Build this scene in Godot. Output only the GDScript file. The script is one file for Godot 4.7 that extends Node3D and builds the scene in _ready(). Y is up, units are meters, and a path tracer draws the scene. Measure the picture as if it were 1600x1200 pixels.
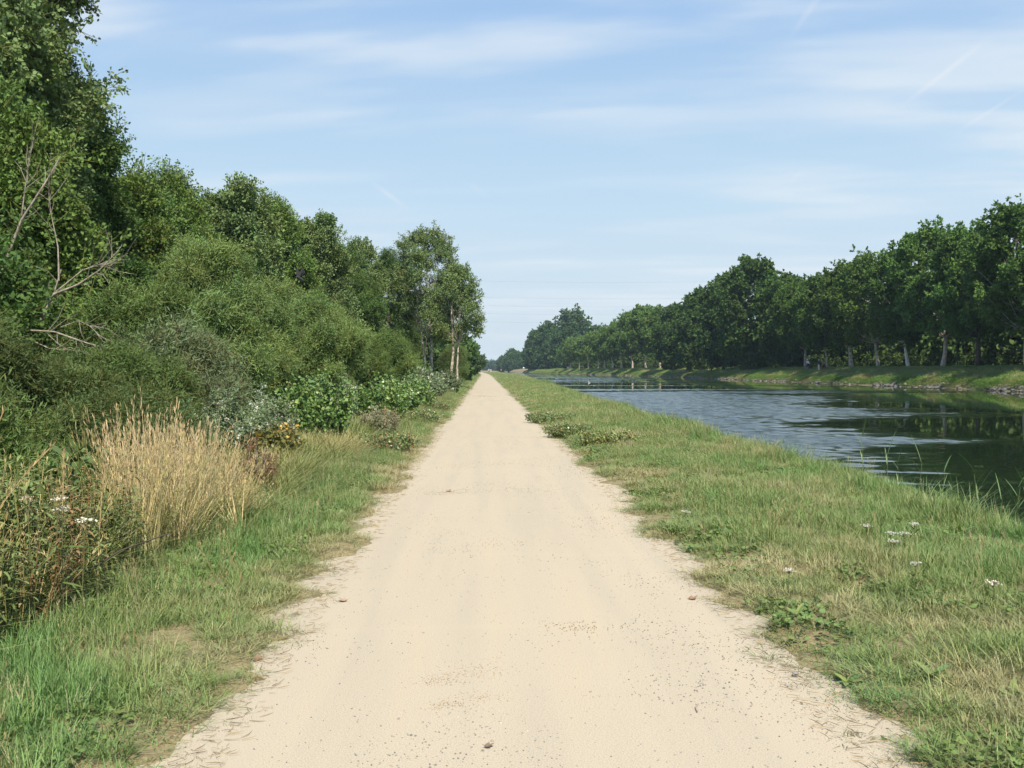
extends Node3D

# ------------------------------------------------------------------ shared state
var rng := RandomNumberGenerator.new()
var taken := {}
var soft_noise := FastNoiseLite.new()
var rough_noise := FastNoiseLite.new()
var tone_noise := FastNoiseLite.new()
var M := {}
var K := {}
const EXPOSURE := 1.6
const WATER := -0.3


# ------------------------------------------------------------------ naming
func numbered(called: String) -> String:
	if not taken.has(called):
		taken[called] = 0
		return called
	taken[called] += 1
	return "%s_%03d" % [called, taken[called]]


func tag(o: Node, label := "", category := "", group := "", kind := "") -> Node:
	if label != "":
		o.set_meta("label", label)
	if category != "":
		o.set_meta("category", category)
	if group != "":
		o.set_meta("group", group)
	if kind != "":
		o.set_meta("kind", kind)
	return o


func thing(called: String, label: String, category: String, at: Vector3, group := "", turn := 0.0) -> Node3D:
	var o := Node3D.new()
	o.name = numbered(called)
	o.position = at
	o.rotation.y = turn
	add_child(o)
	tag(o, label, category, group)
	return o


func part(called: String, mesh: Mesh, mat: Material, parent: Node) -> MeshInstance3D:
	var o := MeshInstance3D.new()
	o.name = numbered(called) if parent == self else called
	o.mesh = mesh
	o.material_override = mat
	parent.add_child(o, true)
	return o


func copy_of(o: Node3D, at: Vector3, turn: float, size: float, label: String) -> Node3D:
	var c: Node3D = o.duplicate()
	c.name = numbered(String(o.name).rstrip("_0123456789"))
	add_child(c)
	c.position = at
	c.rotation.y = turn
	c.scale = Vector3.ONE * size
	c.set_meta("label", label)
	return c


func scatter(called: String, mesh: Mesh, mat: Material, places: Array, tints: PackedColorArray, parent: Node = self) -> MultiMeshInstance3D:
	var mm := MultiMesh.new()
	mm.transform_format = MultiMesh.TRANSFORM_3D
	mm.use_colors = true
	mm.mesh = mesh
	mm.instance_count = places.size()
	for i in places.size():
		mm.set_instance_transform(i, places[i])
		mm.set_instance_color(i, tints[i])
	var o := MultiMeshInstance3D.new()
	o.name = numbered(called) if parent == self else called
	o.multimesh = mm
	o.material_override = mat
	parent.add_child(o, true)
	o.set_meta("kind", "stuff")
	return o


# ------------------------------------------------------------------ mesh building
class Shape:
	var v := PackedVector3Array()
	var n := PackedVector3Array()
	var c := PackedColorArray()
	var t := PackedVector2Array()
	var i := PackedInt32Array()

	func vert(p: Vector3, nrm: Vector3, col := Color.WHITE, uv := Vector2.ZERO) -> int:
		v.append(p)
		n.append(nrm)
		c.append(col)
		t.append(uv)
		return v.size() - 1

	func tri(a: int, b: int, d: int) -> void:
		var f := (v[b] - v[a]).cross(v[d] - v[a])
		if f.dot(n[a] + n[b] + n[d]) > 0.0:
			i.append_array([a, d, b])
		else:
			i.append_array([a, b, d])

	func face(a: Vector3, b: Vector3, d: Vector3, col: Color) -> void:
		var nrm := (b - a).cross(d - a).normalized()
		var k := v.size()
		vert(a, nrm, col)
		vert(b, nrm, col)
		vert(d, nrm, col)
		i.append_array([k, k + 2, k + 1])

	func tube(pts: Array, radii: Array, sides := 6, col := Color.WHITE) -> void:
		var k0 := v.size()
		var side := Vector3.RIGHT
		for k in pts.size():
			var along: Vector3 = (pts[mini(k + 1, pts.size() - 1)] - pts[maxi(k - 1, 0)]).normalized()
			side = side - along * side.dot(along)
			if side.length() < 0.05:
				side = along.cross(Vector3(0.3, 0.2, 0.9))
			side = side.normalized()
			var up := along.cross(side)
			for s in sides:
				var a := TAU * s / sides
				var d := side * cos(a) + up * sin(a)
				vert(pts[k] + d * radii[k], d, col, Vector2(float(s) / sides, k))
		for k in pts.size() - 1:
			for s in sides:
				var a := k0 + k * sides + s
				var b := k0 + k * sides + (s + 1) % sides
				tri(a, b, a + sides)
				tri(b, b + sides, a + sides)
		for e in [0, pts.size() - 1]:
			var m := vert(pts[e], (pts[e] - pts[1 if e == 0 else e - 1]).normalized(), col)
			for s in sides:
				tri(m, k0 + e * sides + s, k0 + e * sides + (s + 1) % sides)

	func box(centre: Vector3, size: Vector3, turn := Basis(), col := Color.WHITE) -> void:
		for ax in 3:
			for sg in [-1.0, 1.0]:
				var nn := Vector3.ZERO
				nn[ax] = sg
				var u := Vector3.ZERO
				u[(ax + 1) % 3] = size[(ax + 1) % 3] * 0.5
				var w := Vector3.ZERO
				w[(ax + 2) % 3] = size[(ax + 2) % 3] * 0.5
				var o := nn * size[ax] * 0.5
				var k := v.size()
				for q in [-u - w, u - w, u + w, -u + w]:
					vert(centre + turn * (o + q), turn * nn, col)
				tri(k, k + 1, k + 2)
				tri(k, k + 2, k + 3)

	func ring(centre: Vector3, axis: Vector3, big: float, small: float, around := 20, sides := 6, col := Color.WHITE) -> void:
		var a := axis.normalized()
		var u := a.cross(Vector3(0.1, 1, 0.2)).normalized()
		var w := a.cross(u)
		var k0 := v.size()
		for s in around:
			var d := u * cos(TAU * s / around) + w * sin(TAU * s / around)
			for q in sides:
				var e := d * cos(TAU * q / sides) + a * sin(TAU * q / sides)
				vert(centre + d * big + e * small, e, col)
		for s in around:
			for q in sides:
				var x := k0 + s * sides + q
				var y := k0 + s * sides + (q + 1) % sides
				var x2 := k0 + ((s + 1) % around) * sides + q
				var y2 := k0 + ((s + 1) % around) * sides + (q + 1) % sides
				tri(x, y, x2)
				tri(y, y2, x2)

	# a bent strip: a leaf or a blade of grass, widest at «widest» of its length
	func blade(root: Vector3, out: Vector3, up: Vector3, long: float, wide: float, bend: float, segs: int, col: Color, widest := 0.25) -> void:
		var across := out.cross(up).normalized()
		var k0 := v.size()
		for s in segs + 1:
			var f := float(s) / segs
			var p := root + up * long * (f - bend * f * f * 0.45) + out * long * bend * f * f
			var tangent := (up * (1.0 - bend * f * 0.9) + out * 2.0 * bend * f).normalized()
			var nrm := across.cross(tangent).normalized()
			var w := wide * (lerpf(0.55, 1.0, f / widest) if f < widest else sqrt(maxf(0.0, 1.0 - (f - widest) / (1.0 - widest))))
			if s == segs:
				vert(p, nrm, col)
			else:
				vert(p - across * w * 0.5, nrm, col)
				vert(p + across * w * 0.5, nrm, col)
		for s in segs:
			var a := k0 + s * 2
			tri(a, a + 1, a + 2)
			if s < segs - 1:
				tri(a + 1, a + 3, a + 2)

	func mesh() -> ArrayMesh:
		var arr := []
		arr.resize(Mesh.ARRAY_MAX)
		arr[Mesh.ARRAY_VERTEX] = v
		arr[Mesh.ARRAY_NORMAL] = n
		arr[Mesh.ARRAY_COLOR] = c
		arr[Mesh.ARRAY_TEX_UV] = t
		arr[Mesh.ARRAY_INDEX] = i
		var m := ArrayMesh.new()
		m.add_surface_from_arrays(Mesh.PRIMITIVE_TRIANGLES, arr)
		return m


func any_dir() -> Vector3:
	var z := rng.randf_range(-1, 1)
	var a := rng.randf() * TAU
	var r := sqrt(1.0 - z * z)
	return Vector3(r * cos(a), z, r * sin(a))


func any_turn() -> Basis:
	return Basis(any_dir(), rng.randf() * TAU)


func grey(low: float, high: float) -> Color:
	var g := rng.randf_range(low, high)
	return Color(g, g, g)


func tinted(c: Color, spread: float) -> Color:
	var k := rng.randf_range(1.0 - spread, 1.0 + spread)
	var w := rng.randf_range(-spread, spread) * 0.35
	return Color(c.r * (k + w), c.g * k, c.b * (k - w))


# leaves on short twigs in a ball of radius one half
func leaf_clump(count: int, long: float, wide: float, widest: float, droop: float, twig := true) -> ArrayMesh:
	var s := Shape.new()
	var twigs := maxi(3, count / 9)
	var tips := []
	for k in twigs:
		var d := any_dir()
		d.y = d.y * 0.7 + 0.25
		d = d.normalized()
		tips.append(d)
		if twig:
			s.tube([Vector3.ZERO, d * 0.28, d * 0.5 + Vector3(0, 0.04, 0)], [0.012, 0.008, 0.003], 3, Color(1.1, 0.75, 0.7))
	for k in count:
		var d: Vector3 = tips[k % twigs]
		var f := sqrt(rng.randf())
		var at := d * 0.5 * f + any_dir() * 0.09
		var out := any_dir()
		out = (out + d * 0.6 + Vector3(0, 0.15 - droop, 0)).normalized()
		var up := out.cross(any_dir()).normalized()
		var g := rng.randf_range(0.72, 1.28)
		var warm := rng.randf_range(-0.08, 0.1)
		s.blade(at, up, out, long * rng.randf_range(0.7, 1.2), wide * rng.randf_range(0.8, 1.2), rng.randf_range(-0.15, 0.35), 2, Color(g * (1.0 + warm), g, g * (1.0 - warm)), widest)
	return s.mesh()


func grass_tuft(blades: int, low: float, high: float, wide: float, radius: float, bend: float, segs := 3) -> ArrayMesh:
	var s := Shape.new()
	for k in blades:
		var a := rng.randf() * TAU
		var r := radius * sqrt(rng.randf())
		var out := Vector3(cos(a), 0, sin(a))
		var o2 := Vector3(cos(a + rng.randf_range(-1.2, 1.2)), 0, sin(a + rng.randf_range(-1.2, 1.2)))
		var up := (Vector3.UP + o2 * rng.randf_range(0.08, 0.95)).normalized()
		var g := rng.randf_range(0.75, 1.25)
		var dry := 1.0 if rng.randf() > 0.13 else 1.5
		s.blade(out * r, o2, up, rng.randf_range(low, high), wide * rng.randf_range(0.6, 1.2), rng.randf_range(0.1, bend), segs, Color(g * dry * 1.0, g * (1.0 if dry == 1.0 else 1.12), g * (1.0 if dry == 1.0 else 1.25)), 0.2)
	return s.mesh()


# ------------------------------------------------------------------ the lie of the land (x to the right, d ahead)
func path_x(d: float) -> float:
	return 0.185 if d < 250.0 else 0.185 - 1.9 * pow((d - 250.0) / 170.0, 1.35)


func near_edge(d: float) -> float:
	var x := 5.3
	if d > 40.0:
		x = lerpf(5.2, 8.0, clampf((d - 40.0) / 140.0, 0.0, 1.0))
	if d > 180.0:
		x = 8.0 + (d - 180.0) * 0.002
	return x + 0.28 * soft_noise.get_noise_2d(d * 3.1, 40.0) + 0.15 * sin(d * 0.55)


func far_edge(d: float) -> float:
	var x := 45.5
	if d > 220.0:
		x = lerpf(45.5, 22.0, clampf((d - 220.0) / 300.0, 0.0, 1.0))
	if d > 520.0:
		x = lerpf(22.0, 14.0, clampf((d - 520.0) / 250.0, 0.0, 1.0))
	return x + 0.9 * soft_noise.get_noise_2d(d * 0.9, 90.0)


func ramp(a: float, b: float, x: float) -> float:
	return smoothstep(a, b, x)


func land(x: float, d: float) -> float:
	var s := x - path_x(d)
	var fine := rough_noise.get_noise_2d(x * 9.0, d * 9.0)
	var slow := soft_noise.get_noise_2d(x * 4.0, d * 4.0)
	var y := 0.0
	if s < 0.0:
		y = lerpf(-0.10, 0.03, ramp(0.98, 1.72, -s + fine * 0.42 + slow * 0.16))
		y += 0.05 * ramp(1.8, 3.0, -s)
		y -= 1.0 * ramp(3.4, 8.0, -s)
	else:
		y = lerpf(-0.10, 0.03, ramp(1.08, 1.85, s + fine * 0.42 + slow * 0.16))
		y += 0.06 * ramp(1.8, 3.2, s)
		var e := near_edge(d)
		y -= 0.42 * ramp(e - 0.35, e + 0.5, x)
		y -= 1.2 * ramp(e + 0.5, e + 3.0, x)
		var f := far_edge(d)
		if x > f - 5.0:
			y = lerpf(-1.5, -0.35, ramp(f - 5.0, f - 0.2, x))
			y += 0.75 * ramp(f - 0.4, f + 0.9, x) + 0.95 * ramp(f + 0.6, f + 3.2, x) + 0.5 * ramp(f + 5.0, f + 7.0, x)
			y += 0.10 * slow
	if absf(s) > 1.2:
		y += 0.025 * slow + 0.012 * fine
	return y


func on_land(x: float, d: float) -> Vector3:
	return Vector3(x, land(x, d), -d)


# ------------------------------------------------------------------ materials
func noise_picture(frequency: float, colors: Array, stops: Array, size := 512, octaves := 4, kind := FastNoiseLite.TYPE_SIMPLEX_SMOOTH, which := 1) -> NoiseTexture2D:
	var t := NoiseTexture2D.new()
	t.width = size
	t.height = size
	t.seamless = true
	var f := FastNoiseLite.new()
	f.noise_type = kind
	f.frequency = frequency
	f.fractal_octaves = octaves
	f.seed = which
	t.noise = f
	if colors.size():
		var g := Gradient.new()
		g.offsets = PackedFloat32Array(stops)
		var cs := PackedColorArray()
		for c in colors:
			cs.append(c.linear_to_srgb())
		g.colors = cs
		t.color_ramp = g
	return t


func matt(c: Color, rough := 0.85) -> StandardMaterial3D:
	var m := StandardMaterial3D.new()
	m.albedo_color = c.linear_to_srgb()
	m.roughness = rough
	return m


func tinted_mat(rough: float, glow: Color, shine := 0.5) -> StandardMaterial3D:
	var m := StandardMaterial3D.new()
	m.vertex_color_use_as_albedo = true
	m.roughness = rough
	m.metallic_specular = shine
	m.cull_mode = BaseMaterial3D.CULL_DISABLED
	if glow != Color.BLACK:
		m.backlight_enabled = true
		m.backlight = glow
	return m


func bark(dark: Color, light: Color, which: int) -> StandardMaterial3D:
	var m := StandardMaterial3D.new()
	m.albedo_texture = noise_picture(0.02, [dark, light.lerp(dark, 0.5), light], [0.25, 0.5, 0.75], 256, 4, FastNoiseLite.TYPE_SIMPLEX_SMOOTH, which)
	m.uv1_triplanar = true
	m.uv1_scale = Vector3(1.1, 0.45, 1.1)
	m.roughness = 0.9
	m.heightmap_enabled = true
	m.heightmap_texture = M.bumps
	m.heightmap_scale = 3.0
	return m


func make_materials() -> void:
	M.bumps = noise_picture(0.03, [], [], 256, 4, FastNoiseLite.TYPE_SIMPLEX_SMOOTH, 5)
	M.leaf = tinted_mat(0.62, Color(0.55, 0.62, 0.25), 0.3)
	M.waxy = tinted_mat(0.38, Color(0.45, 0.55, 0.2), 0.5)
	M.blade = tinted_mat(0.55, Color(0.5, 0.55, 0.25), 0.4)
	M.straw = tinted_mat(0.7, Color(0.4, 0.36, 0.22), 0.3)
	M.plain = tinted_mat(0.85, Color.BLACK, 0.3)
	M.bark_dark = bark(Color(0.03, 0.024, 0.018), Color(0.11, 0.09, 0.07), 11)
	M.bark_pale = bark(Color(0.24, 0.20, 0.165), Color(0.62, 0.57, 0.49), 12)
	M.bark_bare = bark(Color(0.17, 0.145, 0.115), Color(0.42, 0.38, 0.32), 13)
	M.bark_avenue = bark(Color(0.24, 0.2, 0.16), Color(0.6, 0.54, 0.45), 14)
	M.bark_white = bark(Color(0.42, 0.39, 0.34), Color(0.78, 0.75, 0.69), 15)
	# the sandy path
	var p := StandardMaterial3D.new()
	p.albedo_texture = noise_picture(0.27, [Color(0.14, 0.135, 0.125), Color(0.38, 0.33, 0.25), Color(0.455, 0.402, 0.31), Color(0.48, 0.425, 0.33), Color(0.53, 0.485, 0.40)], [0.06, 0.24, 0.45, 0.62, 0.9], 1024, 3, FastNoiseLite.TYPE_SIMPLEX_SMOOTH, 21)
	p.detail_enabled = true
	p.detail_blend_mode = BaseMaterial3D.BLEND_MODE_MUL
	p.detail_uv_layer = BaseMaterial3D.DETAIL_UV_2
	p.detail_albedo = noise_picture(0.022, [Color(0.93, 0.93, 0.935), Color(0.97, 0.967, 0.96), Color(1, 0.985, 0.955)], [0.2, 0.5, 0.8], 512, 5, FastNoiseLite.TYPE_SIMPLEX_SMOOTH, 22)
	p.roughness = 0.95
	p.metallic_specular = 0.25
	p.heightmap_enabled = true
	p.heightmap_texture = noise_picture(0.27, [], [], 1024, 4, FastNoiseLite.TYPE_SIMPLEX_SMOOTH, 21)
	p.heightmap_scale = 0.06
	M.path = p
	# soil, moss and dead grass under the living grass
	var g := StandardMaterial3D.new()
	g.albedo_texture = noise_picture(0.075, [Color(0.14, 0.115, 0.07), Color(0.25, 0.205, 0.125), Color(0.22, 0.20, 0.10), Color(0.40, 0.335, 0.22)], [0.2, 0.42, 0.6, 0.85], 1024, 5, FastNoiseLite.TYPE_SIMPLEX_SMOOTH, 31)
	g.uv1_triplanar = true
	g.uv1_world_triplanar = true
	g.uv1_scale = Vector3.ONE * 0.61
	g.roughness = 0.95
	g.metallic_specular = 0.2
	g.heightmap_enabled = true
	g.heightmap_texture = M.bumps
	g.heightmap_scale = 2.5
	M.ground = g
	M.stone = tinted_mat(0.9, Color.BLACK, 0.3)


# ------------------------------------------------------------------ sky
func sky_color(az: float, el: float, n1: FastNoiseLite, n2: FastNoiseLite, trails: Array) -> Color:
	var e := maxf(el, 0.0)
	var low := Color(0.70, 0.81, 0.88)
	var mid := Color(0.54, 0.73, 0.905)
	var high := Color(0.30, 0.51, 0.84)
	var zen := Color(0.13, 0.27, 0.60)
	var c := low.lerp(mid, smoothstep(0.0, 12.0, e))
	c = c.lerp(high, smoothstep(9.0, 24.0, e))
	c = c.lerp(zen, smoothstep(24.0, 80.0, e))
	# wisps lie on a flat layer overhead: long streaks along one direction
	var h := 1.0 / tan(deg_to_rad(e + 5.0))
	var a := deg_to_rad(az)
	var px := sin(a) * h
	var pz := cos(a) * h
	var w := n1.get_noise_2d(px * 12.0 + pz * 5.0, pz * 26.0 - px * 3.0) * 0.5 + 0.5
	var f := n2.get_noise_2d(px * 26.0 + 9.0 * w + pz * 8.0, pz * 84.0 + px * 12.0 + 6.0 * w) * 0.5 + 0.5
	var cover := smoothstep(0.30, 0.74, w) * (0.25 + 0.75 * smoothstep(0.25, 0.7, f))
	cover = clampf(cover * 0.55 + 0.3 * smoothstep(0.35, 0.8, f) * smoothstep(0.2, 0.6, w), 0.0, 1.0) * lerpf(1.0, 0.55, smoothstep(14.0, 40.0, e)) * lerpf(0.6, 1.0, smoothstep(0.0, 7.0, e))
	c = c.lerp(Color(0.79, 0.87, 0.94), cover)
	for t in trails:
		var p := Vector2(az, el)
		var q: Vector2 = t[1] - t[0]
		var k := clampf((p - t[0]).dot(q) / q.length_squared(), 0.0, 1.0)
		var off: float = (p - t[0] - q * k).length()
		var wide: float = t[2] * (0.7 + 0.6 * f)
		c = c.lerp(Color(0.78, 0.85, 0.93), t[3] * (1.0 - smoothstep(wide * 0.3, wide, off)) * sin(PI * clampf(k, 0.06, 0.94)) * (0.5 + f))
	return Color(c.r / EXPOSURE, c.g / EXPOSURE, c.b / EXPOSURE)


func make_sky() -> ImageTexture:
	var n1 := FastNoiseLite.new()
	n1.seed = 71
	n1.frequency = 0.02
	n1.fractal_octaves = 4
	var n2 := FastNoiseLite.new()
	n2.seed = 72
	n2.frequency = 0.03
	n2.fractal_octaves = 5
	var trails := [
		[Vector2(27.9, 17.1), Vector2(23.6, 14.2), 0.16, 0.6], [Vector2(29.6, 14.4), Vector2(26.2, 12.5), 0.10, 0.55],
		[Vector2(-6.6, 10.8), Vector2(-4.7, 9.5), 0.2, 0.5], [Vector2(18.5, 11.2), Vector2(17.6, 10.5), 0.15, 0.3],
		[Vector2(19.8, 20.9), Vector2(17.6, 18.2), 0.25, 0.22], [Vector2(-1.0, 11.0), Vector2(0.2, 10.1), 0.15, 0.2],
	]
	var im := Image.create(1024, 512, false, Image.FORMAT_RGBF)
	for y in 512:
		var el := 90.0 - (y + 0.5) / 512.0 * 180.0
		for x in 1024:
			if el < -2.0:
				im.set_pixel(x, y, Color(0.40, 0.47, 0.5))
				continue
			var az := (x + 0.5) / 1024.0 * 360.0
			im.set_pixel(x, y, sky_color(az if az < 180.0 else az - 360.0, el, n1, n2, trails))
	im.resize(4096, 2048, Image.INTERPOLATE_BILINEAR)
	for y in range(int((90.0 - 32.0) / 180.0 * 2048), int(91.0 / 180.0 * 2048)):
		var el := 90.0 - (y + 0.5) / 2048.0 * 180.0
		for x in range(-400, 440):
			im.set_pixel(posmod(x, 4096), y, sky_color((x + 0.5) / 4096.0 * 360.0, el, n1, n2, trails))
	return ImageTexture.create_from_image(im)


# ------------------------------------------------------------------ ground, path, water
func sheet(rows: Array, columns: Callable, height: Callable, uv_size: Vector2, uv2_size: Vector2) -> ArrayMesh:
	var v := PackedVector3Array()
	var t := PackedVector2Array()
	var t2 := PackedVector2Array()
	var idx := PackedInt32Array()
	var wide := 0
	for d in rows:
		var xs: PackedFloat32Array = columns.call(d)
		wide = xs.size()
		for x in xs:
			v.append(Vector3(x, height.call(x, d), -d))
			t.append(Vector2(x / uv_size.x, d / uv_size.y))
			t2.append(Vector2(x / uv2_size.x, d / uv2_size.y))
	for r in rows.size() - 1:
		for c in wide - 1:
			var a := r * wide + c
			idx.append_array([a, a + wide, a + 1, a + 1, a + wide, a + wide + 1])
	var st := SurfaceTool.new()
	st.begin(Mesh.PRIMITIVE_TRIANGLES)
	for k in v.size():
		st.set_uv(t[k])
		st.set_uv2(t2[k])
		st.add_vertex(v[k])
	for k in idx:
		st.add_index(k)
	st.generate_normals()
	return st.commit()


func spaced(from: float, to: float, first: float, growth: float) -> Array:
	var out := []
	var d := from
	var step := first
	while d < to:
		out.append(d)
		d += step
		if d > 8.0:
			step *= growth
	out.append(to)
	return out


func make_ground() -> void:
	var cols := func(d: float) -> PackedFloat32Array:
		var p := path_x(d)
		var xs := PackedFloat32Array([-900, -400, -150, -60, -30, -18, -12, -9])
		var s := -7.5
		while s < -3.0:
			xs.append(p + s)
			s += 0.5
		while s < -1.05:
			xs.append(p + s)
			s += 0.1
		xs.append(p - 0.8)
		xs.append(p + 0.8)
		s = 1.05
		while s < 2.5:
			xs.append(p + s)
			s += 0.1
		var e := near_edge(d)
		for k in 8:
			xs.append(lerpf(p + 2.6, e - 0.5, k / 7.0))
		for k in [-0.35, -0.2, -0.05, 0.1, 0.25, 0.4, 0.6, 0.9, 1.6, 3.2]:
			xs.append(e + k)
		var f := far_edge(d)
		for k in [-5.5, -3.0, -1.5, -0.6, -0.3, 0.0, 0.3, 0.6, 0.9, 1.3, 1.8, 2.4, 3.0, 3.4, 4.2, 5.0, 5.6, 6.2, 7.0, 9.0, 14.0, 30.0, 80.0, 200.0, 900.0]:
			xs.append(maxf(f + k, e + 3.3 + k * 0.001))
		return xs
	var g := part("ground", sheet(spaced(-40.0, 1400.0, 0.16, 1.018).filter(func(d): return d > -6.0 or int(d) % 2 == 0), cols, land, Vector2(4, 4), Vector2(20, 20)), M.ground, self)
	tag(g, "", "", "", "structure")

	var path_cols := func(d: float) -> PackedFloat32Array:
		var xs := PackedFloat32Array()
		for k in 25:
			xs.append(path_x(d) + lerpf(-2.25, 2.25, k / 24.0))
		return xs
	var path_height := func(x: float, d: float) -> float:
		var s := absf(x - path_x(d))
		return 0.022 - 0.014 * s * s - 0.05 * ramp(1.7, 2.1, s) + 0.003 * soft_noise.get_noise_2d(x * 7.0, d * 2.0) + 0.004 * rough_noise.get_noise_2d(x * 6.0, d * 6.0)
	var path := part("path", sheet(spaced(-6.0, 1100.0, 0.12, 1.02), path_cols, path_height, Vector2(2.3, 2.3), Vector2(5, 70)), M.path, self)
	tag(path, "", "", "", "structure")

	var far_cols := func(d: float) -> PackedFloat32Array:
		var f := far_edge(d)
		return PackedFloat32Array([f + 3.3, f + 3.7, f + 4.2, f + 4.7, f + 5.0])
	var far_height := func(x: float, d: float) -> float: return land(x, d) + 0.02
	var fp := part("far_path", sheet(spaced(40.0, 900.0, 2.0, 1.01), far_cols, far_height, Vector2(2.3, 2.3), Vector2(13, 29)), M.path, self)
	tag(fp, "", "", "", "structure")

	# water
	var wm := StandardMaterial3D.new()
	wm.albedo_color = Color(0.014, 0.026, 0.011).linear_to_srgb()
	wm.roughness = 0.20
	wm.metallic_specular = 0.7
	wm.heightmap_enabled = true
	var waves := ripples()
	wm.heightmap_texture = waves[0]
	wm.roughness_texture = waves[1]
	wm.heightmap_scale = 4.5
	var wcols := func(d: float) -> PackedFloat32Array:
		var a := near_edge(d) - 0.2
		var b := far_edge(d) + 0.8
		var xs := PackedFloat32Array()
		for k in 221:
			var f := k / 220.0
			xs.append(lerpf(a, b, f * 0.72 + f * f * 0.28))
		return xs
	var chop := FastNoiseLite.new()
	chop.seed = 83
	chop.frequency = 1.0
	chop.fractal_octaves = 3
	chop.fractal_gain = 0.42
	var lift := func(x: float, d: float) -> float:
		if d < 7.0 or d > 240.0:
			return WATER
		return WATER + chop.get_noise_2d(x * 0.8, d * 1.55) * 0.08 * breeze(x, d) * smoothstep(240.0, 200.0, d)
	var rows := spaced(-40.0, 7.0, 3.0, 1.0)
	rows.pop_back()
	rows.append_array(spaced(8.0, 240.0, 0.13, 1.0034))
	rows.append_array(spaced(243.0, 1100.0, 4.0, 1.03))
	var water := part("water", sheet(rows, wcols, lift, Vector2(64, 256), Vector2(64, 256)), wm, self)
	tag(water, "", "", "", "structure")


# how much the wind ruffles the water there: patches, torn at their borders
func breeze(x: float, d: float) -> float:
	var b := soft_noise
	var warp := b.get_noise_2d(x * 0.55, d * 1.5)
	var edge := 8.0 + 0.34 * (d - 19.0) + warp * 7.0 + b.get_noise_2d(x * 1.2 + 300.0, d * 13.0) * (0.8 + 0.06 * d)
	var wind := smoothstep(edge + 4.0, edge - 2.5, x) * (1.0 - smoothstep(80.0 + warp * 30.0, 92.0 + warp * 30.0, d))
	if d > 120.0:
		wind = maxf(wind, smoothstep(0.0, 0.2, warp + 0.1) * smoothstep(125.0, 150.0, d) * smoothstep(40.0, 30.0, x))
	elif d > 60.0:
		wind = maxf(wind, smoothstep(0.30, 0.42, warp) * 0.8)
	return wind * smoothstep(14.0, 19.0, d)


func ripples() -> Array:
	var a := FastNoiseLite.new()
	a.seed = 81
	a.frequency = 1.0
	a.fractal_octaves = 3
	var data := PackedFloat32Array()
	data.resize(1024 * 2048)
	var rough := PackedByteArray()
	rough.resize(1024 * 2048)
	for j in 2048:
		var d := (j + 0.5) / 8.0
		for i in 1024:
			var x := (i + 0.5) / 16.0
			if x < 4.5 or x > 48.0:
				continue
			var wind := breeze(x, d)
			data[j * 1024 + i] = 0.5 + a.get_noise_2d(x * 1.1, d * 2.1) * (0.008 + 0.16 * wind)
			rough[j * 1024 + i] = int(255.0 * (0.10 + 0.90 * wind))
	var img := Image.create_from_data(1024, 2048, false, Image.FORMAT_L8, rough)
	img.resize(512, 1024, Image.INTERPOLATE_BILINEAR)
	return [ImageTexture.create_from_image(Image.create_from_data(1024, 2048, false, Image.FORMAT_RF, data.to_byte_array())), ImageTexture.create_from_image(img)]


# ------------------------------------------------------------------ grass
func grass_color(x: float, d: float, dry: float) -> Color:
	var k := tone_noise.get_noise_2d(x * 10.0, d * 6.0) * 0.7 + tone_noise.get_noise_2d(x * 34.0 + 500.0, d * 30.0) * 0.55 + dry
	var green := Color(0.20, 0.28, 0.095)
	var lush := Color(0.15, 0.275, 0.085)
	var straw := Color(0.46, 0.40, 0.235)
	var c := lush.lerp(green, smoothstep(-0.55, -0.1, k)).lerp(straw, smoothstep(0.0, 0.7, k) * 0.88)
	if rng.randf() < 0.10:
		c = c.lerp(straw, 0.7)
	return tinted(c, 0.2)


func lawn(from: float, to: float, density: float, size: float, left: bool) -> void:
	var lists := [[], [], []]
	var tints := [PackedColorArray(), PackedColorArray(), PackedColorArray()]
	var wide := 4.4 if left else near_edge(to) + 0.3 - 1.3
	for k in int((to - from) * wide * density):
		var d := lerpf(from, to, rng.randf())
		var p := path_x(d)
		var x := p - 1.2 - rng.randf() * wide if left else p + 1.2 + rng.randf() * wide
		var s := absf(x - p)
		if not left and x > near_edge(d) + 0.25:
			continue
		var edge := (1.40 if left else 1.50) + 0.16 * rough_noise.get_noise_2d(x * 3.0, d * 7.0) + 0.22 * soft_noise.get_noise_2d(3.0 if left else 70.0, d * 9.0) + 0.1 * rough_noise.get_noise_2d(x * 9.0, d * 12.0)
		if s < edge - 0.12 and rng.randf() > 0.02 or s < edge + 0.14 and rng.randf() > 0.35:
			continue
		var bare := tone_noise.get_noise_2d(x * 22.0 + 900.0, d * 22.0)
		if bare > 0.34 and rng.randf() < 0.75:
			continue
		var grown := smoothstep(edge - 0.05, edge + 1.0, s)
		var tall := lerpf(0.42, 1.0, grown) * (1.0 + 0.55 * tone_noise.get_noise_2d(x * 19.0, d * 19.0 + 300.0))
		if left:
			tall *= 1.25
		elif x > near_edge(d) - 0.7:
			tall *= 1.5
		var dry := lerpf(0.5, 0.0, smoothstep(edge, edge + 0.75, s)) if left else lerpf(0.12, 0.0, grown)
		if left:
			dry -= 0.22
		var which := rng.randi() % 3
		var b := Basis(Vector3.UP, rng.randf() * TAU) * Basis(Vector3.RIGHT, rng.randf_range(-0.25, 0.25))
		b = b.scaled(Vector3(size, minf(size, 1.45) * tall, size) * rng.randf_range(0.75, 1.25))
		lists[which].append(Transform3D(b, Vector3(x, land(x, d) - 0.01, -d)))
		tints[which].append(grass_color(x, d, dry))
	for k in 3:
		tag(scatter("grass", K.tufts[k], M.blade, lists[k], tints[k]), "short green and straw coloured grass on the %s verge" % ("left" if left else "canal side"), "grass", "grass of the verges", "stuff")


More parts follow.
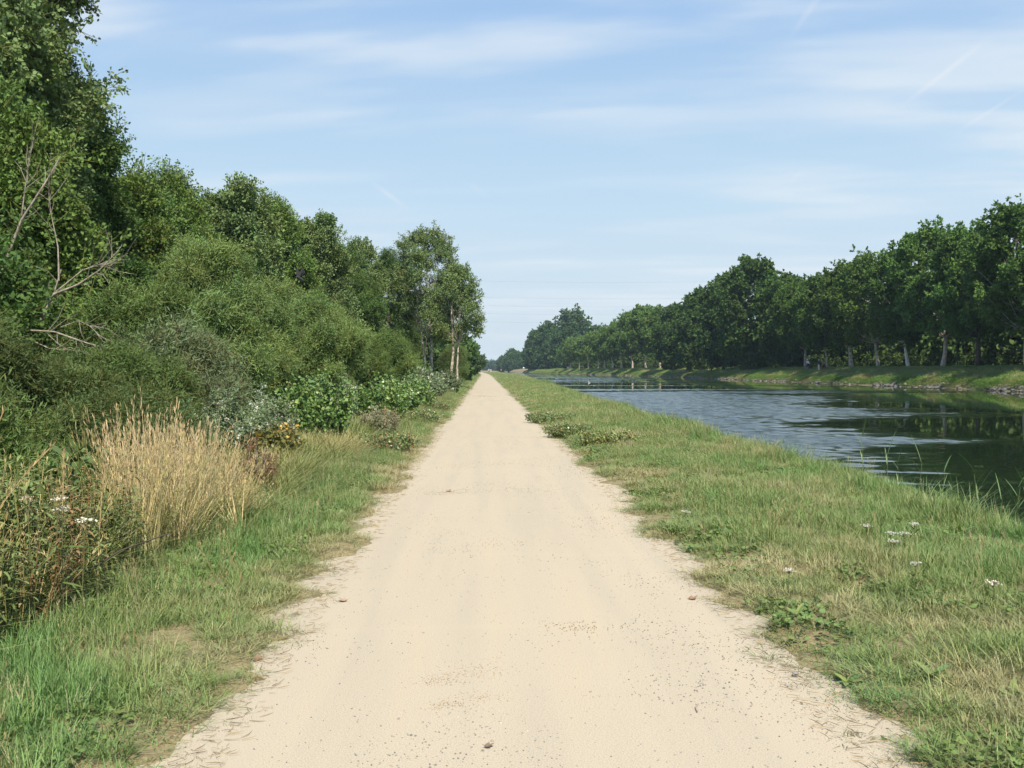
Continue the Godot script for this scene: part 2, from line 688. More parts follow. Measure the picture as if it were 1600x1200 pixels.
func make_grass() -> void:
	K.tufts = [grass_tuft(16, 0.06, 0.17, 0.005, 0.06, 0.9), grass_tuft(14, 0.05, 0.13, 0.006, 0.07, 1.1), grass_tuft(18, 0.05, 0.22, 0.0045, 0.05, 0.8)]
	lawn(2.4, 9.0, 620.0, 0.85, false)
	lawn(2.4, 9.0, 520.0, 0.85, true)
	lawn(9.0, 20.0, 430.0, 0.95, false)
	lawn(9.0, 20.0, 380.0, 0.95, true)
	lawn(20.0, 50.0, 190.0, 1.35, false)
	lawn(20.0, 50.0, 150.0, 1.35, true)
	lawn(50.0, 140.0, 50.0, 2.1, false)
	lawn(50.0, 140.0, 38.0, 2.1, true)
	lawn(140.0, 460.0, 7.0, 4.5, false)
	lawn(140.0, 460.0, 5.0, 4.5, true)
	# dead blades lying on the edges, and thin seeding stems
	var straws := []
	var straw_tints := PackedColorArray()
	for k in 9000:
		var d := 2.8 + 22.0 * pow(rng.randf(), 1.6)
		var left := rng.randf() < 0.55
		var s := 1.22 + absf(rng.randfn(0.35, 0.35))
		var x := path_x(d) + (-s if left else s + 0.08)
		straws.append(Transform3D((Basis(Vector3.UP, rng.randf() * TAU) * Basis(Vector3.RIGHT, rng.randf_range(1.35, 1.62))).scaled(Vector3.ONE * rng.randf_range(0.5, 1.3)), Vector3(x, maxf(land(x, d), 0.02 - 0.014 * s * s) + 0.008, -d)))
		straw_tints.append(tinted(Color(0.36, 0.29, 0.18) if rng.randf() < 0.7 else Color(0.2, 0.15, 0.09), 0.3))
	tag(scatter("grass_litter", K.straw, M.straw, straws, straw_tints), "dead straw coloured blades lying along the path edges", "litter", "", "stuff")
	straws = []
	straw_tints = PackedColorArray()
	for k in 2200:
		var d := 3.0 + 40.0 * pow(rng.randf(), 1.4)
		var left := rng.randf() < 0.3
		var x := path_x(d) + (-1.7 - rng.randf() * 1.2 if left else 1.75 + rng.randf() * 3.4)
		if x > near_edge(d) + 0.1 or tone_noise.get_noise_2d(x * 13.0 + 60.0, d * 11.0) < 0.0:
			continue
		straws.append(Transform3D((Basis(Vector3.UP, rng.randf() * TAU) * Basis(Vector3.RIGHT, rng.randf_range(-0.5, 0.5))).scaled(Vector3.ONE * rng.randf_range(0.6, 1.3)), on_land(x, d)))
		straw_tints.append(tinted(Color(0.33, 0.29, 0.15), 0.25))
	tag(scatter("seed_stems", K.seed_stem, M.straw, straws, straw_tints), "thin pale seeding stems rising out of the mown grass", "grass", "", "stuff")
	# far bank
	var list := []
	var tints := PackedColorArray()
	for k in 85000:
		var d := 60.0 + 480.0 * pow(rng.randf(), 1.35)
		var f := far_edge(d)
		var x := f - 0.05 + (rng.randf() * 1.6 if k % 3 == 0 else rng.randf() * 8.3)
		if x > f + 3.25 and x < f + 5.05:
			continue
		var b := Basis(Vector3.UP, rng.randf() * TAU).scaled(Vector3(3.2, 1.9 if x < f + 3.0 else 1.3, 3.2) * rng.randf_range(0.7, 1.3))
		list.append(Transform3D(b, on_land(x, d)))
		tints.append(tinted(Color(0.19, 0.31, 0.08).lerp(Color(0.34, 0.32, 0.15), smoothstep(0.0, 0.6, tone_noise.get_noise_2d(x * 8.0, d * 3.0))), 0.2))
	tag(scatter("grass", K.tufts[0], M.blade, list, tints), "mown green grass on the embankment across the canal", "grass", "", "stuff")


# ------------------------------------------------------------------ trees and shrubs
func profile(form: String, t: float) -> float:
	match form:
		"column":
			return 0.55 + 0.45 * sin(PI * clampf(t * 0.9 + 0.1, 0.0, 1.0))
		"dome":
			return sqrt(maxf(0.0, 1.0 - pow(t, 2.2))) * lerpf(0.75, 1.0, minf(1.0, t * 4.0))
		"tall":
			return pow(maxf(0.0, 1.0 - pow(absf(2.0 * t - 0.75) / 1.3, 2.0)), 0.6)
	return sqrt(maxf(0.0, 1.0 - pow(2.0 * t - 0.9, 2.0) / 1.24))


# o: leaf (clump mesh), mat, color, size, form, lo, puffs, each, bark, radius, lean (x, z), limbs
func grow(root: Node3D, h: float, rx: float, o: Dictionary) -> void:
	var lean: Vector3 = o.get("lean", Vector3.ZERO)
	var lo: float = o.get("lo", 0.25) * h
	var r0: float = o.get("radius", 0.02 * h)
	var stems: int = o.get("stems", 1)
	var paths := []
	for k in stems:
		var pts := []
		var radii := []
		var off: Vector3 = Vector3.ZERO if k == 0 else Vector3(rng.randf_range(-0.5, 0.5), 0, rng.randf_range(-0.4, 0.4)) * o.get("apart", 0.6)
		var l2: Vector3 = lean + (Vector3.ZERO if k == 0 else Vector3(rng.randf_range(-1, 1), 0, rng.randf_range(-1, 1)) * rx * 0.4)
		var wob := Vector3(rng.randf_range(-1, 1), 0, rng.randf_range(-1, 1)) * h * 0.025
		var top := h * (0.9 if k == 0 else rng.randf_range(0.6, 0.8))
		for s in 9:
			var f := s / 8.0
			pts.append(off + Vector3(0, -0.25 + (top + 0.25) * f, 0) + l2 * (f * f * 0.4 + f * 0.6) * (top / h) + wob * sin(f * 5.0) + Vector3(rng.randf_range(-1, 1), 0, rng.randf_range(-1, 1)) * r0 * 0.5)
			radii.append(r0 * (1.0 - 0.85 * f) * (1.35 if s == 0 else 1.0) * (1.0 if k == 0 else 0.75))
		paths.append(pts)
		var st := Shape.new()
		st.tube(pts, radii, 8)
		part("trunk", st.mesh(), o.bark, root)
	# masses of foliage
	var places := []
	var tints := PackedColorArray()
	var twigs := Shape.new()
	var puffs: int = o.puffs
	var color: Color = o.color * float(o.get("gain", 2.05))
	var base := rng.randf() * TAU
	for k in puffs:
		var t := (k + rng.randf()) / puffs
		var wide := rx * profile(o.get("form", "oval"), t)
		var pr: float = o.get("puff", 0.36) * rx * rng.randf_range(0.45, 1.25) * lerpf(1.0, 0.65, t)
		var a := base + k * 2.399 + rng.randf_range(-0.5, 0.5)
		var reach := maxf(0.0, wide - pr * 0.75) * lerpf(0.35, 1.18, sqrt(rng.randf()))
		var y := lerpf(lo + pr * 0.4, h - pr * 0.65, t)
		var trunk: Array = paths[k % stems]
		var f := clampf(y / (h * 0.9), 0.0, 1.0)
		var axis: Vector3 = trunk[clampi(int(f * 8.0), 0, 8)]
		var c := Vector3(lerpf(lean.x * y / h, axis.x, 0.5) + cos(a) * reach, y + rng.randf_range(-0.2, 0.2) * pr, lerpf(lean.z * y / h, axis.z, 0.5) + sin(a) * reach)
		var from: Vector3 = trunk[clampi(int(f * 8.0) - 2, clampi(int(lo / h * 8.9) + 1, 1, 4), 7)]
		var mid := from.lerp(c, 0.5) + Vector3(0, -0.06 * from.distance_to(c), 0) + any_dir() * 0.08 * from.distance_to(c)
		var limb_r := r0 * lerpf(0.42, 0.14, f)
		if k < int(o.get("limbs", 5)) * 3 and k % 3 == 0:
			var ls := Shape.new()
			ls.tube([from, from.lerp(mid, 0.5) + any_dir() * 0.05, mid, c], [limb_r, limb_r * 0.8, limb_r * 0.6, limb_r * 0.2], 6)
			part("limb", ls.mesh(), o.bark, root)
		else:
			twigs.tube([from, mid, c], [limb_r * 0.7, limb_r * 0.5, limb_r * 0.15], 4)
		var tone := tinted(color, 0.16)
		var spray := (Vector3(cos(a), 0, sin(a)) * rng.randf_range(0.2, 0.9) + Vector3(0, rng.randf_range(0.2, 1.0), 0) + any_dir() * 0.3).normalized()
		for q in int(o.each):
			var dir := any_dir()
			var fill := pow(rng.randf(), 0.45)
			var off := Vector3(dir.x, dir.y * 0.8, dir.z) * pr * fill
			off = off * 0.85 + spray * off.dot(spray) * 0.5
			var at := c + off
			if rng.randf() < float(o.get("wild", 0.16)):
				at += (spray * 0.7 + Vector3(dir.x * 0.5, absf(dir.y) * 0.8 + 0.3, dir.z * 0.5)) * pr * rng.randf_range(0.15, 0.5 + 1.2 * float(o.get("wild", 0.16)))
			var b := any_turn() if o.get("tumble", true) else Basis(Vector3.UP, rng.randf() * TAU) * Basis(Vector3.RIGHT, rng.randf_range(-0.4, 0.4))
			places.append(Transform3D(b.scaled(Vector3.ONE * o.size * rng.randf_range(0.65, 1.3)), at))
			tints.append(tinted(tone, 0.13))
	if twigs.v.size():
		tag(part("branches", twigs.mesh(), o.bark, root), "", "", "", "stuff")
	scatter("crown", o.leaf, o.get("mat", M.leaf), places, tints, root)


func tree(called: String, label: String, x: float, d: float, h: float, rx: float, o: Dictionary, group := "", category := "tree") -> Node3D:
	var y := land(x, d)
	var root := thing(called, label, category, Vector3(x, y, -d), group)
	grow(root, h - y, rx, o)
	return root


func kind(base: Dictionary, more := {}) -> Dictionary:
	var k := base.duplicate()
	k.merge(more, true)
	return k


func make_left_wood() -> void:
	var oak := {"leaf": K.near_leaf, "color": Color(0.044, 0.080, 0.022), "size": 1.0, "puffs": 46, "each": 46, "bark": M.bark_dark, "lo": 0.06, "form": "oval", "puff": 0.42}
	var ash := kind(oak, {"color": Color(0.064, 0.106, 0.028), "form": "dome"})
	var poplar := kind(oak, {"leaf": K.poplar_leaf, "color": Color(0.082, 0.120, 0.046), "bark": M.bark_pale, "form": "column", "lo": 0.18})
	var willow := {"leaf": K.willow_leaf, "color": Color(0.092, 0.145, 0.050), "size": 0.75, "puffs": 34, "each": 50, "bark": M.bark_bare, "lo": 0.02, "form": "oval", "puff": 0.36, "stems": 3, "radius": 0.05, "wild": 0.42}
	var g := "trees of the wood on the left"
	tree("poplar_tree", "tallest tree, with airy pale foliage reaching past the top left corner", -12.4, 24.0, 15.0, 2.5, kind(poplar, {"puffs": 80, "each": 42, "size": 0.85}), g)
	tree("poplar_tree", "tall tree cut off by the left edge of the photo", -13.2, 23.0, 15.5, 2.8, kind(poplar, {"puffs": 70, "each": 40}), g)
	tree("oak_tree", "dark dense tree jutting over the sky right of the tallest poplar", -11.9, 27.5, 9.6, 1.8, kind(oak, {"puffs": 60, "each": 50, "form": "tall"}), g)
	tree("ash_tree", "mid green tree in front of the tallest poplar, behind bare branches", -10.6, 21.0, 7.0, 2.1, kind(ash, {"puffs": 60, "each": 55}), g)
	tree("oak_tree", "dark green tree at the left edge above the lowest bushes", -10.6, 17.5, 4.6, 2.3, kind(oak, {"puffs": 40, "each": 55}), g)
	tree("ash_tree", "round green tree just right of the dark dense tree", -11.2, 31.0, 7.6, 2.1, ash, g)
	tree("ash_tree", "leafy tree with upright tips behind the big willow", -11.6, 36.0, 8.5, 2.1, kind(ash, {"form": "tall"}), g)
	tree("poplar_tree", "pale green bushy tree with two tips on the skyline", -11.1, 42.0, 9.4, 2.1, kind(poplar, {"lo": 0.05}), g)
	tree("ash_tree", "green tree where the skyline begins to fall towards the path", -10.7, 49.0, 10.1, 2.4, ash, g)
	tree("poplar_tree", "pale poplar crown above the flying bird", -10.2, 57.0, 10.4, 2.3, kind(poplar, {"lo": 0.05}), g)
	tree("oak_tree", "darkest tree of the skyline, left of the pale leaning trunks", -10.4, 67.0, 10.4, 2.8, oak, g)
	tree("birch_tree", "slim pale tree with thin white forked branches near its top", -8.4, 72.0, 11.3, 1.7, kind(poplar, {"puffs": 40, "each": 20, "lo": 0.26, "lean": Vector3(-1.1, 0, 0), "stems": 3, "apart": 3.0, "radius": 0.14, "form": "oval", "limbs": 8}), g)
	tree("oak_tree", "dark tree filling the gap between the two pale trunked clumps", -9.2, 92.0, 12.6, 3.2, oak, g)
	tree("poplar_tree", "broad pale trunked poplar with several leaning stems close to the path", -4.3, 78.0, 12.9, 3.0, kind(poplar, {"puffs": 58, "each": 14, "lo": 0.44, "lean": Vector3(-0.5, 0, 0), "stems": 3, "apart": 2.4, "radius": 0.14, "form": "tall", "limbs": 14, "size": 1.0, "puff": 0.27}), g)
	tree("poplar_tree", "smaller pale trunked poplar overhanging the path edge", -2.75, 74.0, 9.4, 2.1, kind(poplar, {"puffs": 38, "each": 14, "lo": 0.40, "stems": 2, "apart": 1.6, "radius": 0.13, "form": "tall", "limbs": 10, "puff": 0.30, "lean": Vector3(0.5, 0, 0)}), g)
	var far := kind(oak, {"leaf": K.far_leaf, "size": 1.7, "puffs": 34, "each": 26, "color": Color(0.045, 0.082, 0.028)})
	tree("oak_tree", "low rounded tree beyond the overhanging poplar", -3.9, 118.0, 5.6, 1.9, far, g)
	tree("oak_tree", "green tree behind the low rounded tree along the path", -6.5, 140.0, 9.0, 3.0, far, g)
	tree("oak_tree", "round dark tree at the far left end of the path", -4.4, 215.0, 8.2, 3.2, kind(far, {"form": "dome"}), g)
	tree("oak_tree", "bluish farthest tree on the left where the path ends", -4.2, 300.0, 9.0, 4.0, kind(far, {"form": "dome"}), g)
	tree("oak_tree", "tree half hidden between the two farthest left trees", -8.5, 255.0, 9.5, 4.0, far, g)
	g = "willow bushes in front of the wood"
	tree("willow_bush", "largest rounded willow bush with fine yellow green leaves", -6.5, 22.5, 4.3, 1.2, kind(willow, {"puffs": 46, "each": 60}), g, "willow")
	tree("willow_bush", "small willow bush left of the largest one", -6.6, 18.5, 2.9, 1.2, kind(willow, {"color": Color(0.064, 0.108, 0.034)}), g, "willow")
	tree("willow_bush", "willow bush below the flying bird", -6.3, 27.0, 3.7, 1.0, willow, g, "willow")
	tree("willow_bush", "rounded willow bush with a bare dark stem at its foot", -5.6, 30.5, 3.6, 1.2, kind(willow, {"lo": 0.25}), g, "willow")
	tree("willow_bush", "last willow bush before the leaning dead stem", -6.1, 37.0, 3.7, 1.2, willow, g, "willow")
	tree("willow_bush", "greyish willow bush between the largest willow and the silver shrubs", -5.6, 17.5, 2.0, 1.0, kind(willow, {"color": Color(0.085, 0.115, 0.06)}), g, "willow")
	var bush := kind(willow, {"color": Color(0.050, 0.078, 0.027), "puffs": 36, "each": 44, "form": "oval", "size": 0.62})
	g = "dark bushes at the foot of the wood"
	tree("bush", "dark bush at the left edge below the long bare branch", -6.9, 13.0, 1.9, 1.2, bush, g, "bush")
	tree("bush", "dark upright bush behind the tall pale stalks", -6.3, 14.5, 1.5, 1.0, bush, g, "bush")
	tree("bush", "dark bush above the left half of the dry grass", -5.7, 15.5, 1.7, 1.0, kind(bush, {"color": Color(0.058, 0.092, 0.028)}), g, "bush")
	tree("bush", "lowest dark bush at the left edge behind the weeds", -5.6, 10.5, 0.85, 0.9, kind(bush, {"color": Color(0.060, 0.10, 0.03)}), g, "bush")
	tree("bush", "dark bush directly behind the dry grass", -5.0, 13.2, 0.95, 0.9, bush, g, "bush")
	tree("bush", "leafy bush right of the leaning dead stem", -5.6, 52.0, 3.2, 1.6, kind(bush, {"color": Color(0.07, 0.115, 0.034), "size": 0.9}), g, "bush")
	tree("bush", "leafy bush below the slim pale tree", -6.2, 62.0, 3.0, 1.8, kind(bush, {"color": Color(0.058, 0.10, 0.03), "size": 0.9}), g, "bush")
	tree("bush", "rounded bush right of the overhanging poplar's foot", -3.1, 95.0, 3.6, 1.2, kind(bush, {"color": Color(0.065, 0.105, 0.035), "size": 0.9}), g, "bush")

	# the wood behind them
	var places := []
	var tints := PackedColorArray()
	for k in 5200:
		var d := 8.0 + 300.0 * pow(rng.randf(), 1.35)
		var depth := pow(rng.randf(), 1.5) * 22.0
		var x := -(12.8 if d < 75.0 else lerpf(12.0, 8.0, clampf((d - 75.0) / 150.0, 0.0, 1.0))) - depth
		var top := clampf(2.5 + d * 0.15, 3.0, 9.5) * (1.0 + 0.25 * soft_noise.get_noise_2d(x * 3.0, d * 3.0)) + minf(depth, 8.0) * 0.12
		var y := -1.0 + (top + 0.3) * sqrt(rng.randf())
		places.append(Transform3D(any_turn().scaled(Vector3.ONE * rng.randf_range(1.8, 3.4)), Vector3(x, y, -d)))
		tints.append(tinted(Color(0.085, 0.15, 0.042), 0.3))
	tag(scatter("undergrowth", K.far_leaf, M.leaf, places, tints), "dense dark green growth of the wood behind the left trees", "woodland", "", "stuff")
	# ground cover between the verge and the wood
	places = []
	tints = PackedColorArray()
	for k in 9000:
		var d := 5.0 + 140.0 * pow(rng.randf(), 1.7)
		var x := -3.9 - rng.randf() * 9.0
		var y := land(x, d)
		var s := rng.randf_range(0.4, 0.75) * (1.0 + d * 0.008)
		places.append(Transform3D(any_turn().scaled(Vector3.ONE * s), Vector3(x, y + rng.randf() * 0.55, -d)))
		tints.append(tinted(Color(0.09, 0.15, 0.05), 0.3))
	tag(scatter("ground_cover", K.herb_leaf, M.leaf, places, tints), "low nettles and brambles on the slope below the wood", "undergrowth", "", "stuff")

	# bare branches on the left
	var dead := thing("dead_tree", "leaning dead tree with bare pale branches at the left edge", "dead tree", on_land(-9.7, 18.7))
	var y0 := dead.position.y
	var arm := func(called: String, pts: Array, r: float) -> void:
		var s := Shape.new()
		var radii := []
		var moved := []
		for k in pts.size():
			radii.append(r * 0.5 * (1.0 - 0.8 * k / (pts.size() - 1.0)))
			moved.append(pts[k] + Vector3(9.75, -y0, 0) + (any_dir() * r * 0.9 if k > 0 else Vector3.ZERO))
		s.tube(moved, radii, 6)
		part(called, s.mesh(), M.bark_bare, dead)
		for k in (9 if r < 0.08 else 4):
			var f := rng.randf_range(0.35, 1.0) * (moved.size() - 1)
			var q := mini(int(f), moved.size() - 2)
			var from: Vector3 = moved[q].lerp(moved[q + 1], f - q)
			var way: Vector3 = ((moved[q + 1] - moved[q]).normalized() + any_dir() * 0.9).normalized()
			var long := rng.randf_range(0.25, 0.75)
			var t := Shape.new()
			t.tube([from, from + way * long * 0.5 + any_dir() * 0.04, from + way * long + Vector3(0, rng.randf_range(-0.1, 0.15), 0)], [0.007, 0.005, 0.002], 4)
			part("twig", t.mesh(), M.bark_bare, dead)
	arm.call("trunk", [Vector3(-9.7, -1.2, 0), Vector3(-9.2, 0.6, 0.5), Vector3(-8.3, 2.4, 0.9), Vector3(-7.85, 2.95, 1.1), Vector3(-7.7, 3.35, 1.1)], 0.085)
	arm.call("branch", [Vector3(-7.85, 2.95, 1.1), Vector3(-7.4, 3.15, 1.2), Vector3(-6.9, 3.35, 1.3), Vector3(-6.55, 3.75, 1.3)], 0.05)
	arm.call("branch", [Vector3(-7.8, 3.0, 1.1), Vector3(-7.35, 3.4, 1.1), Vector3(-6.95, 3.5, 1.2), Vector3(-6.5, 3.5, 1.4)], 0.032)
	arm.call("branch", [Vector3(-7.75, 3.2, 1.1), Vector3(-7.8, 3.8, 1.0), Vector3(-7.9, 4.4, 1.0), Vector3(-7.95, 4.9, 1.0)], 0.035)
	arm.call("branch", [Vector3(-9.1, 1.0, 0.6), Vector3(-8.5, 2.35, 1.4), Vector3(-7.6, 2.3, 1.6), Vector3(-7.0, 2.05, 1.7), Vector3(-6.5, 1.95, 1.8)], 0.055)
	arm.call("branch", [Vector3(-8.5, 2.3, 1.4), Vector3(-7.7, 1.95, 1.6), Vector3(-7.1, 1.92, 1.7), Vector3(-6.7, 1.85, 1.7)], 0.022)
	arm.call("branch", [Vector3(-7.5, 2.34, 1.6), Vector3(-7.15, 2.45, 1.7), Vector3(-6.8, 2.3, 1.8)], 0.02)
	arm.call("branch", [Vector3(-9.2, 0.8, 0.5), Vector3(-9.0, 3.2, 0.7), Vector3(-8.5, 4.4, 0.9), Vector3(-8.0, 5.1, 0.9), Vector3(-7.8, 5.5, 0.8)], 0.075)
	arm.call("branch", [Vector3(-8.5, 4.4, 0.9), Vector3(-8.45, 5.0, 0.9), Vector3(-8.3, 5.6, 0.9)], 0.03)
	var s := Shape.new()
	s.tube([Vector3(0, -0.3, 0), Vector3(-0.35, 0.55, 0), Vector3(-0.75, 1.15, 0), Vector3(-1.05, 1.75, 0)], [0.05, 0.045, 0.035, 0.02], 6)
	var lean := part("leaning_sapling", s.mesh(), M.bark_pale, self)
	lean.position = on_land(-5.3, 43.0) + Vector3(0, 0.5, 0)
	tag(lean, "pale dead sapling leaning left out of the bushes", "dead tree")


func make_right_bank() -> void:
	var avenue := {"leaf": K.far_leaf, "color": Color(0.048, 0.086, 0.020), "size": 1.25, "puffs": 62, "each": 25, "wild": 0.3, "bark": M.bark_avenue, "lo": 0.22, "form": "oval", "puff": 0.32, "radius": 0.26, "limbs": 7}
	var labels := {
		91.0: "avenue tree cut off by the right edge of the photo", 99.7: "thick dark leaning trunk, first whole avenue tree from the right edge", 108.0: "avenue tree with a grey leaning trunk, second from the right edge",
		116.0: "avenue tree with the brightest, almost white trunk", 125.0: "avenue tree left of the white trunked one, with a straight brown trunk", 135.0: "avenue tree with a pale bent trunk right of the reddish post",
	}
	var g := "avenue trees leaning over the far bank"
	for d in labels:
		var x: float = far_edge(d * 1.04) + 8.5
		tree("avenue_tree", labels[d], x, d * 1.04, 17.9 + rng.randf_range(-1.3, 1.0), rng.randf_range(4.0, 5.2), kind(avenue, {"bark": M.bark_white if d == 116.0 else (M.bark_dark if d == 99.7 else M.bark_avenue), "puffs": rng.randi_range(44, 66), "color": tinted(Color(0.050, 0.088, 0.021), 0.25), "lean": Vector3(-1.3 + rng.randf_range(-0.6, 0.3), 0, rng.randf_range(-0.8, 0.8)), "radius": rng.randf_range(0.22, 0.3)}), g)
	tree("avenue_tree", "avenue tree with the thin pale trunk beside the reddish post", far_edge(149.0) + 8.3, 149.0, 16.0, 4.4, kind(avenue, {"radius": 0.17, "lean": Vector3(-1.6, 0, 0)}), g)
	tree("avenue_tree", "avenue tree standing above the two cyclists", far_edge(159.0) + 8.6, 159.0, 15.8, 4.6, kind(avenue, {"lean": Vector3(-1.0, 0, 0)}), g)
	tree("avenue_tree", "avenue tree outside the frame just beyond the right edge", far_edge(85.0) + 8.5, 85.0, 17.5, 5.6, avenue, g)
	var big := kind(avenue, {"size": 2.0, "lo": 0.05, "color": Color(0.038, 0.070, 0.018), "puffs": 70, "each": 28, "bark": M.bark_dark})
	g = "dense trees of the far bank"
	var rows := [
		[54.0, 170.0, 17.5, 5.5, "dark tree behind the cyclists, left of the avenue"], [51.0, 183.0, 22.6, 6.0, "tallest dark broad tree on the far bank with a flat top"],
		[50.0, 200.0, 20.5, 5.0, "dark tree forming the left shoulder of the tallest far tree"], [49.5, 222.0, 19.2, 5.0, "dark rounded tree left of the tallest far group"],
		[49.0, 246.0, 18.0, 5.2, "dark low tree above the orange lifebuoy"],
	]
	for r in rows:
		tree("broad_tree", r[4], r[0], r[1], r[2], r[3], big, g)
	var light := kind(avenue, {"size": 2.0, "color": Color(0.064, 0.108, 0.028), "puffs": 40, "each": 20, "lo": 0.27, "radius": 0.28, "lean": Vector3(-0.9, 0, 0), "bark": M.bark_pale})
	rows = [
		[268.0, 19.0, "light green avenue tree next to the dark group, with grey trunks below"], [284.0, 19.5, "light green tree with a spiky top, farthest right of the light group"],
		[300.0, 19.0, "light green avenue tree with a leaning trunk, middle of the light group"], [316.0, 17.5, "light avenue tree right of the three white trunks"],
		[330.0, 16.0, "light avenue tree with the rightmost of three white trunks"], [343.0, 15.5, "light avenue tree with the middle of three white trunks"],
		[357.0, 15.0, "light avenue tree with the leftmost of three white trunks"], [376.0, 15.0, "light avenue tree left of the three white trunks"],
		[396.0, 14.5, "second to last small light avenue tree on the far bank"], [418.0, 13.5, "last small light tree of the avenue, beside the white sign board"],
	]
	for r in rows:
		tree("avenue_tree", r[2], far_edge(r[0]) + 7.2, r[0], r[1] + rng.randf_range(-1.0, 1.0), rng.randf_range(4.4, 5.6), kind(light, {"bark": M.bark_white if r[2].contains("of three white") else M.bark_avenue}), "light green avenue trees farther along")
	var distant := kind(big, {"size": 3.4, "color": Color(0.040, 0.075, 0.027), "form": "dome", "puffs": 60, "each": 26, "lo": 0.02})
	rows = [
		[42.5, 470.0, 29.5, 12.0, "largest distant round tree with a smooth dome above the light avenue"], [53.0, 455.0, 21.0, 8.0, "distant tree on the right shoulder of the smooth dome"],
		[33.0, 500.0, 25.5, 8.0, "distant dark tree on the left shoulder of the smooth dome"], [27.5, 525.0, 22.0, 6.0, "leftmost tree of the distant dark group by the water"],
		[19.5, 680.0, 14.5, 6.0, "small round bluish tree far down the canal"], [26.0, 690.0, 12.5, 5.0, "lower bluish tree touching the right of the small round one"], [14.0, 740.0, 10.5, 4.0, "lowest bluish tree far down the canal, leftmost on that bank"],
	]
	for r in rows:
		tree("distant_tree", r[4], r[0], r[1], r[2], r[3], distant, "distant trees down the canal")
	# wood behind the avenue
	var places := []
	var tints := PackedColorArray()
	for k in 9000:
		var d := 60.0 + 430.0 * pow(rng.randf(), 1.3)
		var depth := pow(rng.randf(), 1.4) * 22.0
		var x := far_edge(d) + 14.0 + depth
		var top := 5.0 + depth * 0.35 + 2.0 * soft_noise.get_noise_2d(x, d * 2.0)
		var y := 1.5 + top * rng.randf()
		places.append(Transform3D(any_turn().scaled(Vector3.ONE * rng.randf_range(2.2, 4.2)), Vector3(x, y, -d)))
		tints.append(tinted(Color(0.075, 0.135, 0.035), 0.3))
	tag(scatter("far_undergrowth", K.far_leaf, M.leaf, places, tints), "dark wood behind the avenue across the canal", "woodland", "", "stuff")
	# olive bushes between the trunks
	places = []
	tints = PackedColorArray()
	for k in 2600:
		var d := 75.0 + 240.0 * pow(rng.randf(), 1.3)
		var x := far_edge(d) + 11.0 + rng.randf() * 3.0
		var y := 1.7 + rng.randf() * (1.9 + 1.4 * soft_noise.get_noise_2d(x * 2.0, d * 5.0))
		places.append(Transform3D(any_turn().scaled(Vector3.ONE * rng.randf_range(0.9, 1.7)), Vector3(x, y, -d)))
		tints.append(tinted(Color(0.075, 0.125, 0.035), 0.3))
	tag(scatter("hedge", K.far_leaf, M.leaf, places, tints), "olive green bushes growing behind the avenue trunks", "hedge", "", "stuff")
	# far forest that closes the view
	places = []
	tints = PackedColorArray()
	for k in 5000:
		var x := rng.randf_range(-160.0, 260.0)
		places.append(Transform3D(any_turn().scaled(Vector3.ONE * rng.randf_range(4.0, 7.0)), Vector3(x, rng.randf_range(0.0, 11.0) , -1120.0 - rng.randf() * 40.0)))
		tints.append(tinted(Color(0.07, 0.125, 0.045), 0.25))
	tag(scatter("far_forest", K.far_leaf, M.leaf, places, tints), "low blue forest that closes the far end of the canal", "forest", "", "stuff")
	# stones along the waterline
	places = []
	tints = PackedColorArray()
	for k in 4500:
		var d := 70.0 + 330.0 * pow(rng.randf(), 1.5)
		if soft_noise.get_noise_2d(d * 2.2, 222.0) < 0.10 and rng.randf() < 0.9:
			continue
		var x := far_edge(d) - 0.3 + rng.randf() * 0.6
		var s := rng.randf_range(0.08, 0.26)
		places.append(Transform3D(any_turn().scaled(Vector3(s, s * 0.7, s * 1.1)), on_land(x, d) + Vector3(0, 0.05, 0)))
		tints.append(tinted(Color(0.20, 0.18, 0.155), 0.45))
	tag(scatter("riprap", K.stone, M.stone, places, tints), "grey stones piled along the far waterline", "stones", "", "stuff")


# ------------------------------------------------------------------ plants of the verges
func shrub(called: String, label: String, x: float, d: float, h: float, r: float, o: Dictionary, group: String) -> void:
	var root := thing(called, label, "shrub", on_land(x, d), group)
	var places := []
	var tints := PackedColorArray()
	for k in int(o.stems):
		var a := rng.randf() * TAU
		var q := sqrt(rng.randf())
		var foot := Vector3(cos(a), 0, sin(a)) * r * q * 0.6
		var tip := Vector3(cos(a), 0, sin(a)) * r * q + Vector3(rng.randf_range(-0.1, 0.1), h * rng.randf_range(0.55, 1.0) * (1.0 - 0.35 * q * q), rng.randf_range(-0.1, 0.1))
		var mid := foot.lerp(tip, 0.5) + Vector3(0, 0.05, 0)
		if k < 12:
			var s := Shape.new()
			s.tube([foot - Vector3(0, 0.05, 0), mid, tip], [0.012, 0.009, 0.004], 5)
			part("stem", s.mesh(), o.bark, root)
		for c in int(o.each):
			var f := lerpf(0.12, 1.0, (c + rng.randf()) / float(o.each))
			var at := foot.lerp(mid, f * 2.0) if f < 0.5 else mid.lerp(tip, f * 2.0 - 1.0)
			places.append(Transform3D((Basis(Vector3.UP, rng.randf() * TAU) * Basis(Vector3.RIGHT, rng.randf_range(-0.5, 0.5))).scaled(Vector3.ONE * o.size * rng.randf_range(0.7, 1.25)), at + any_dir() * 0.05))
			var c0: Color = o.color
			if o.has("odd") and rng.randf() < 0.12:
				c0 = o.odd
			tints.append(tinted(c0, 0.18))
	scatter("foliage", o.leaf, o.get("mat", M.leaf), places, tints, root)


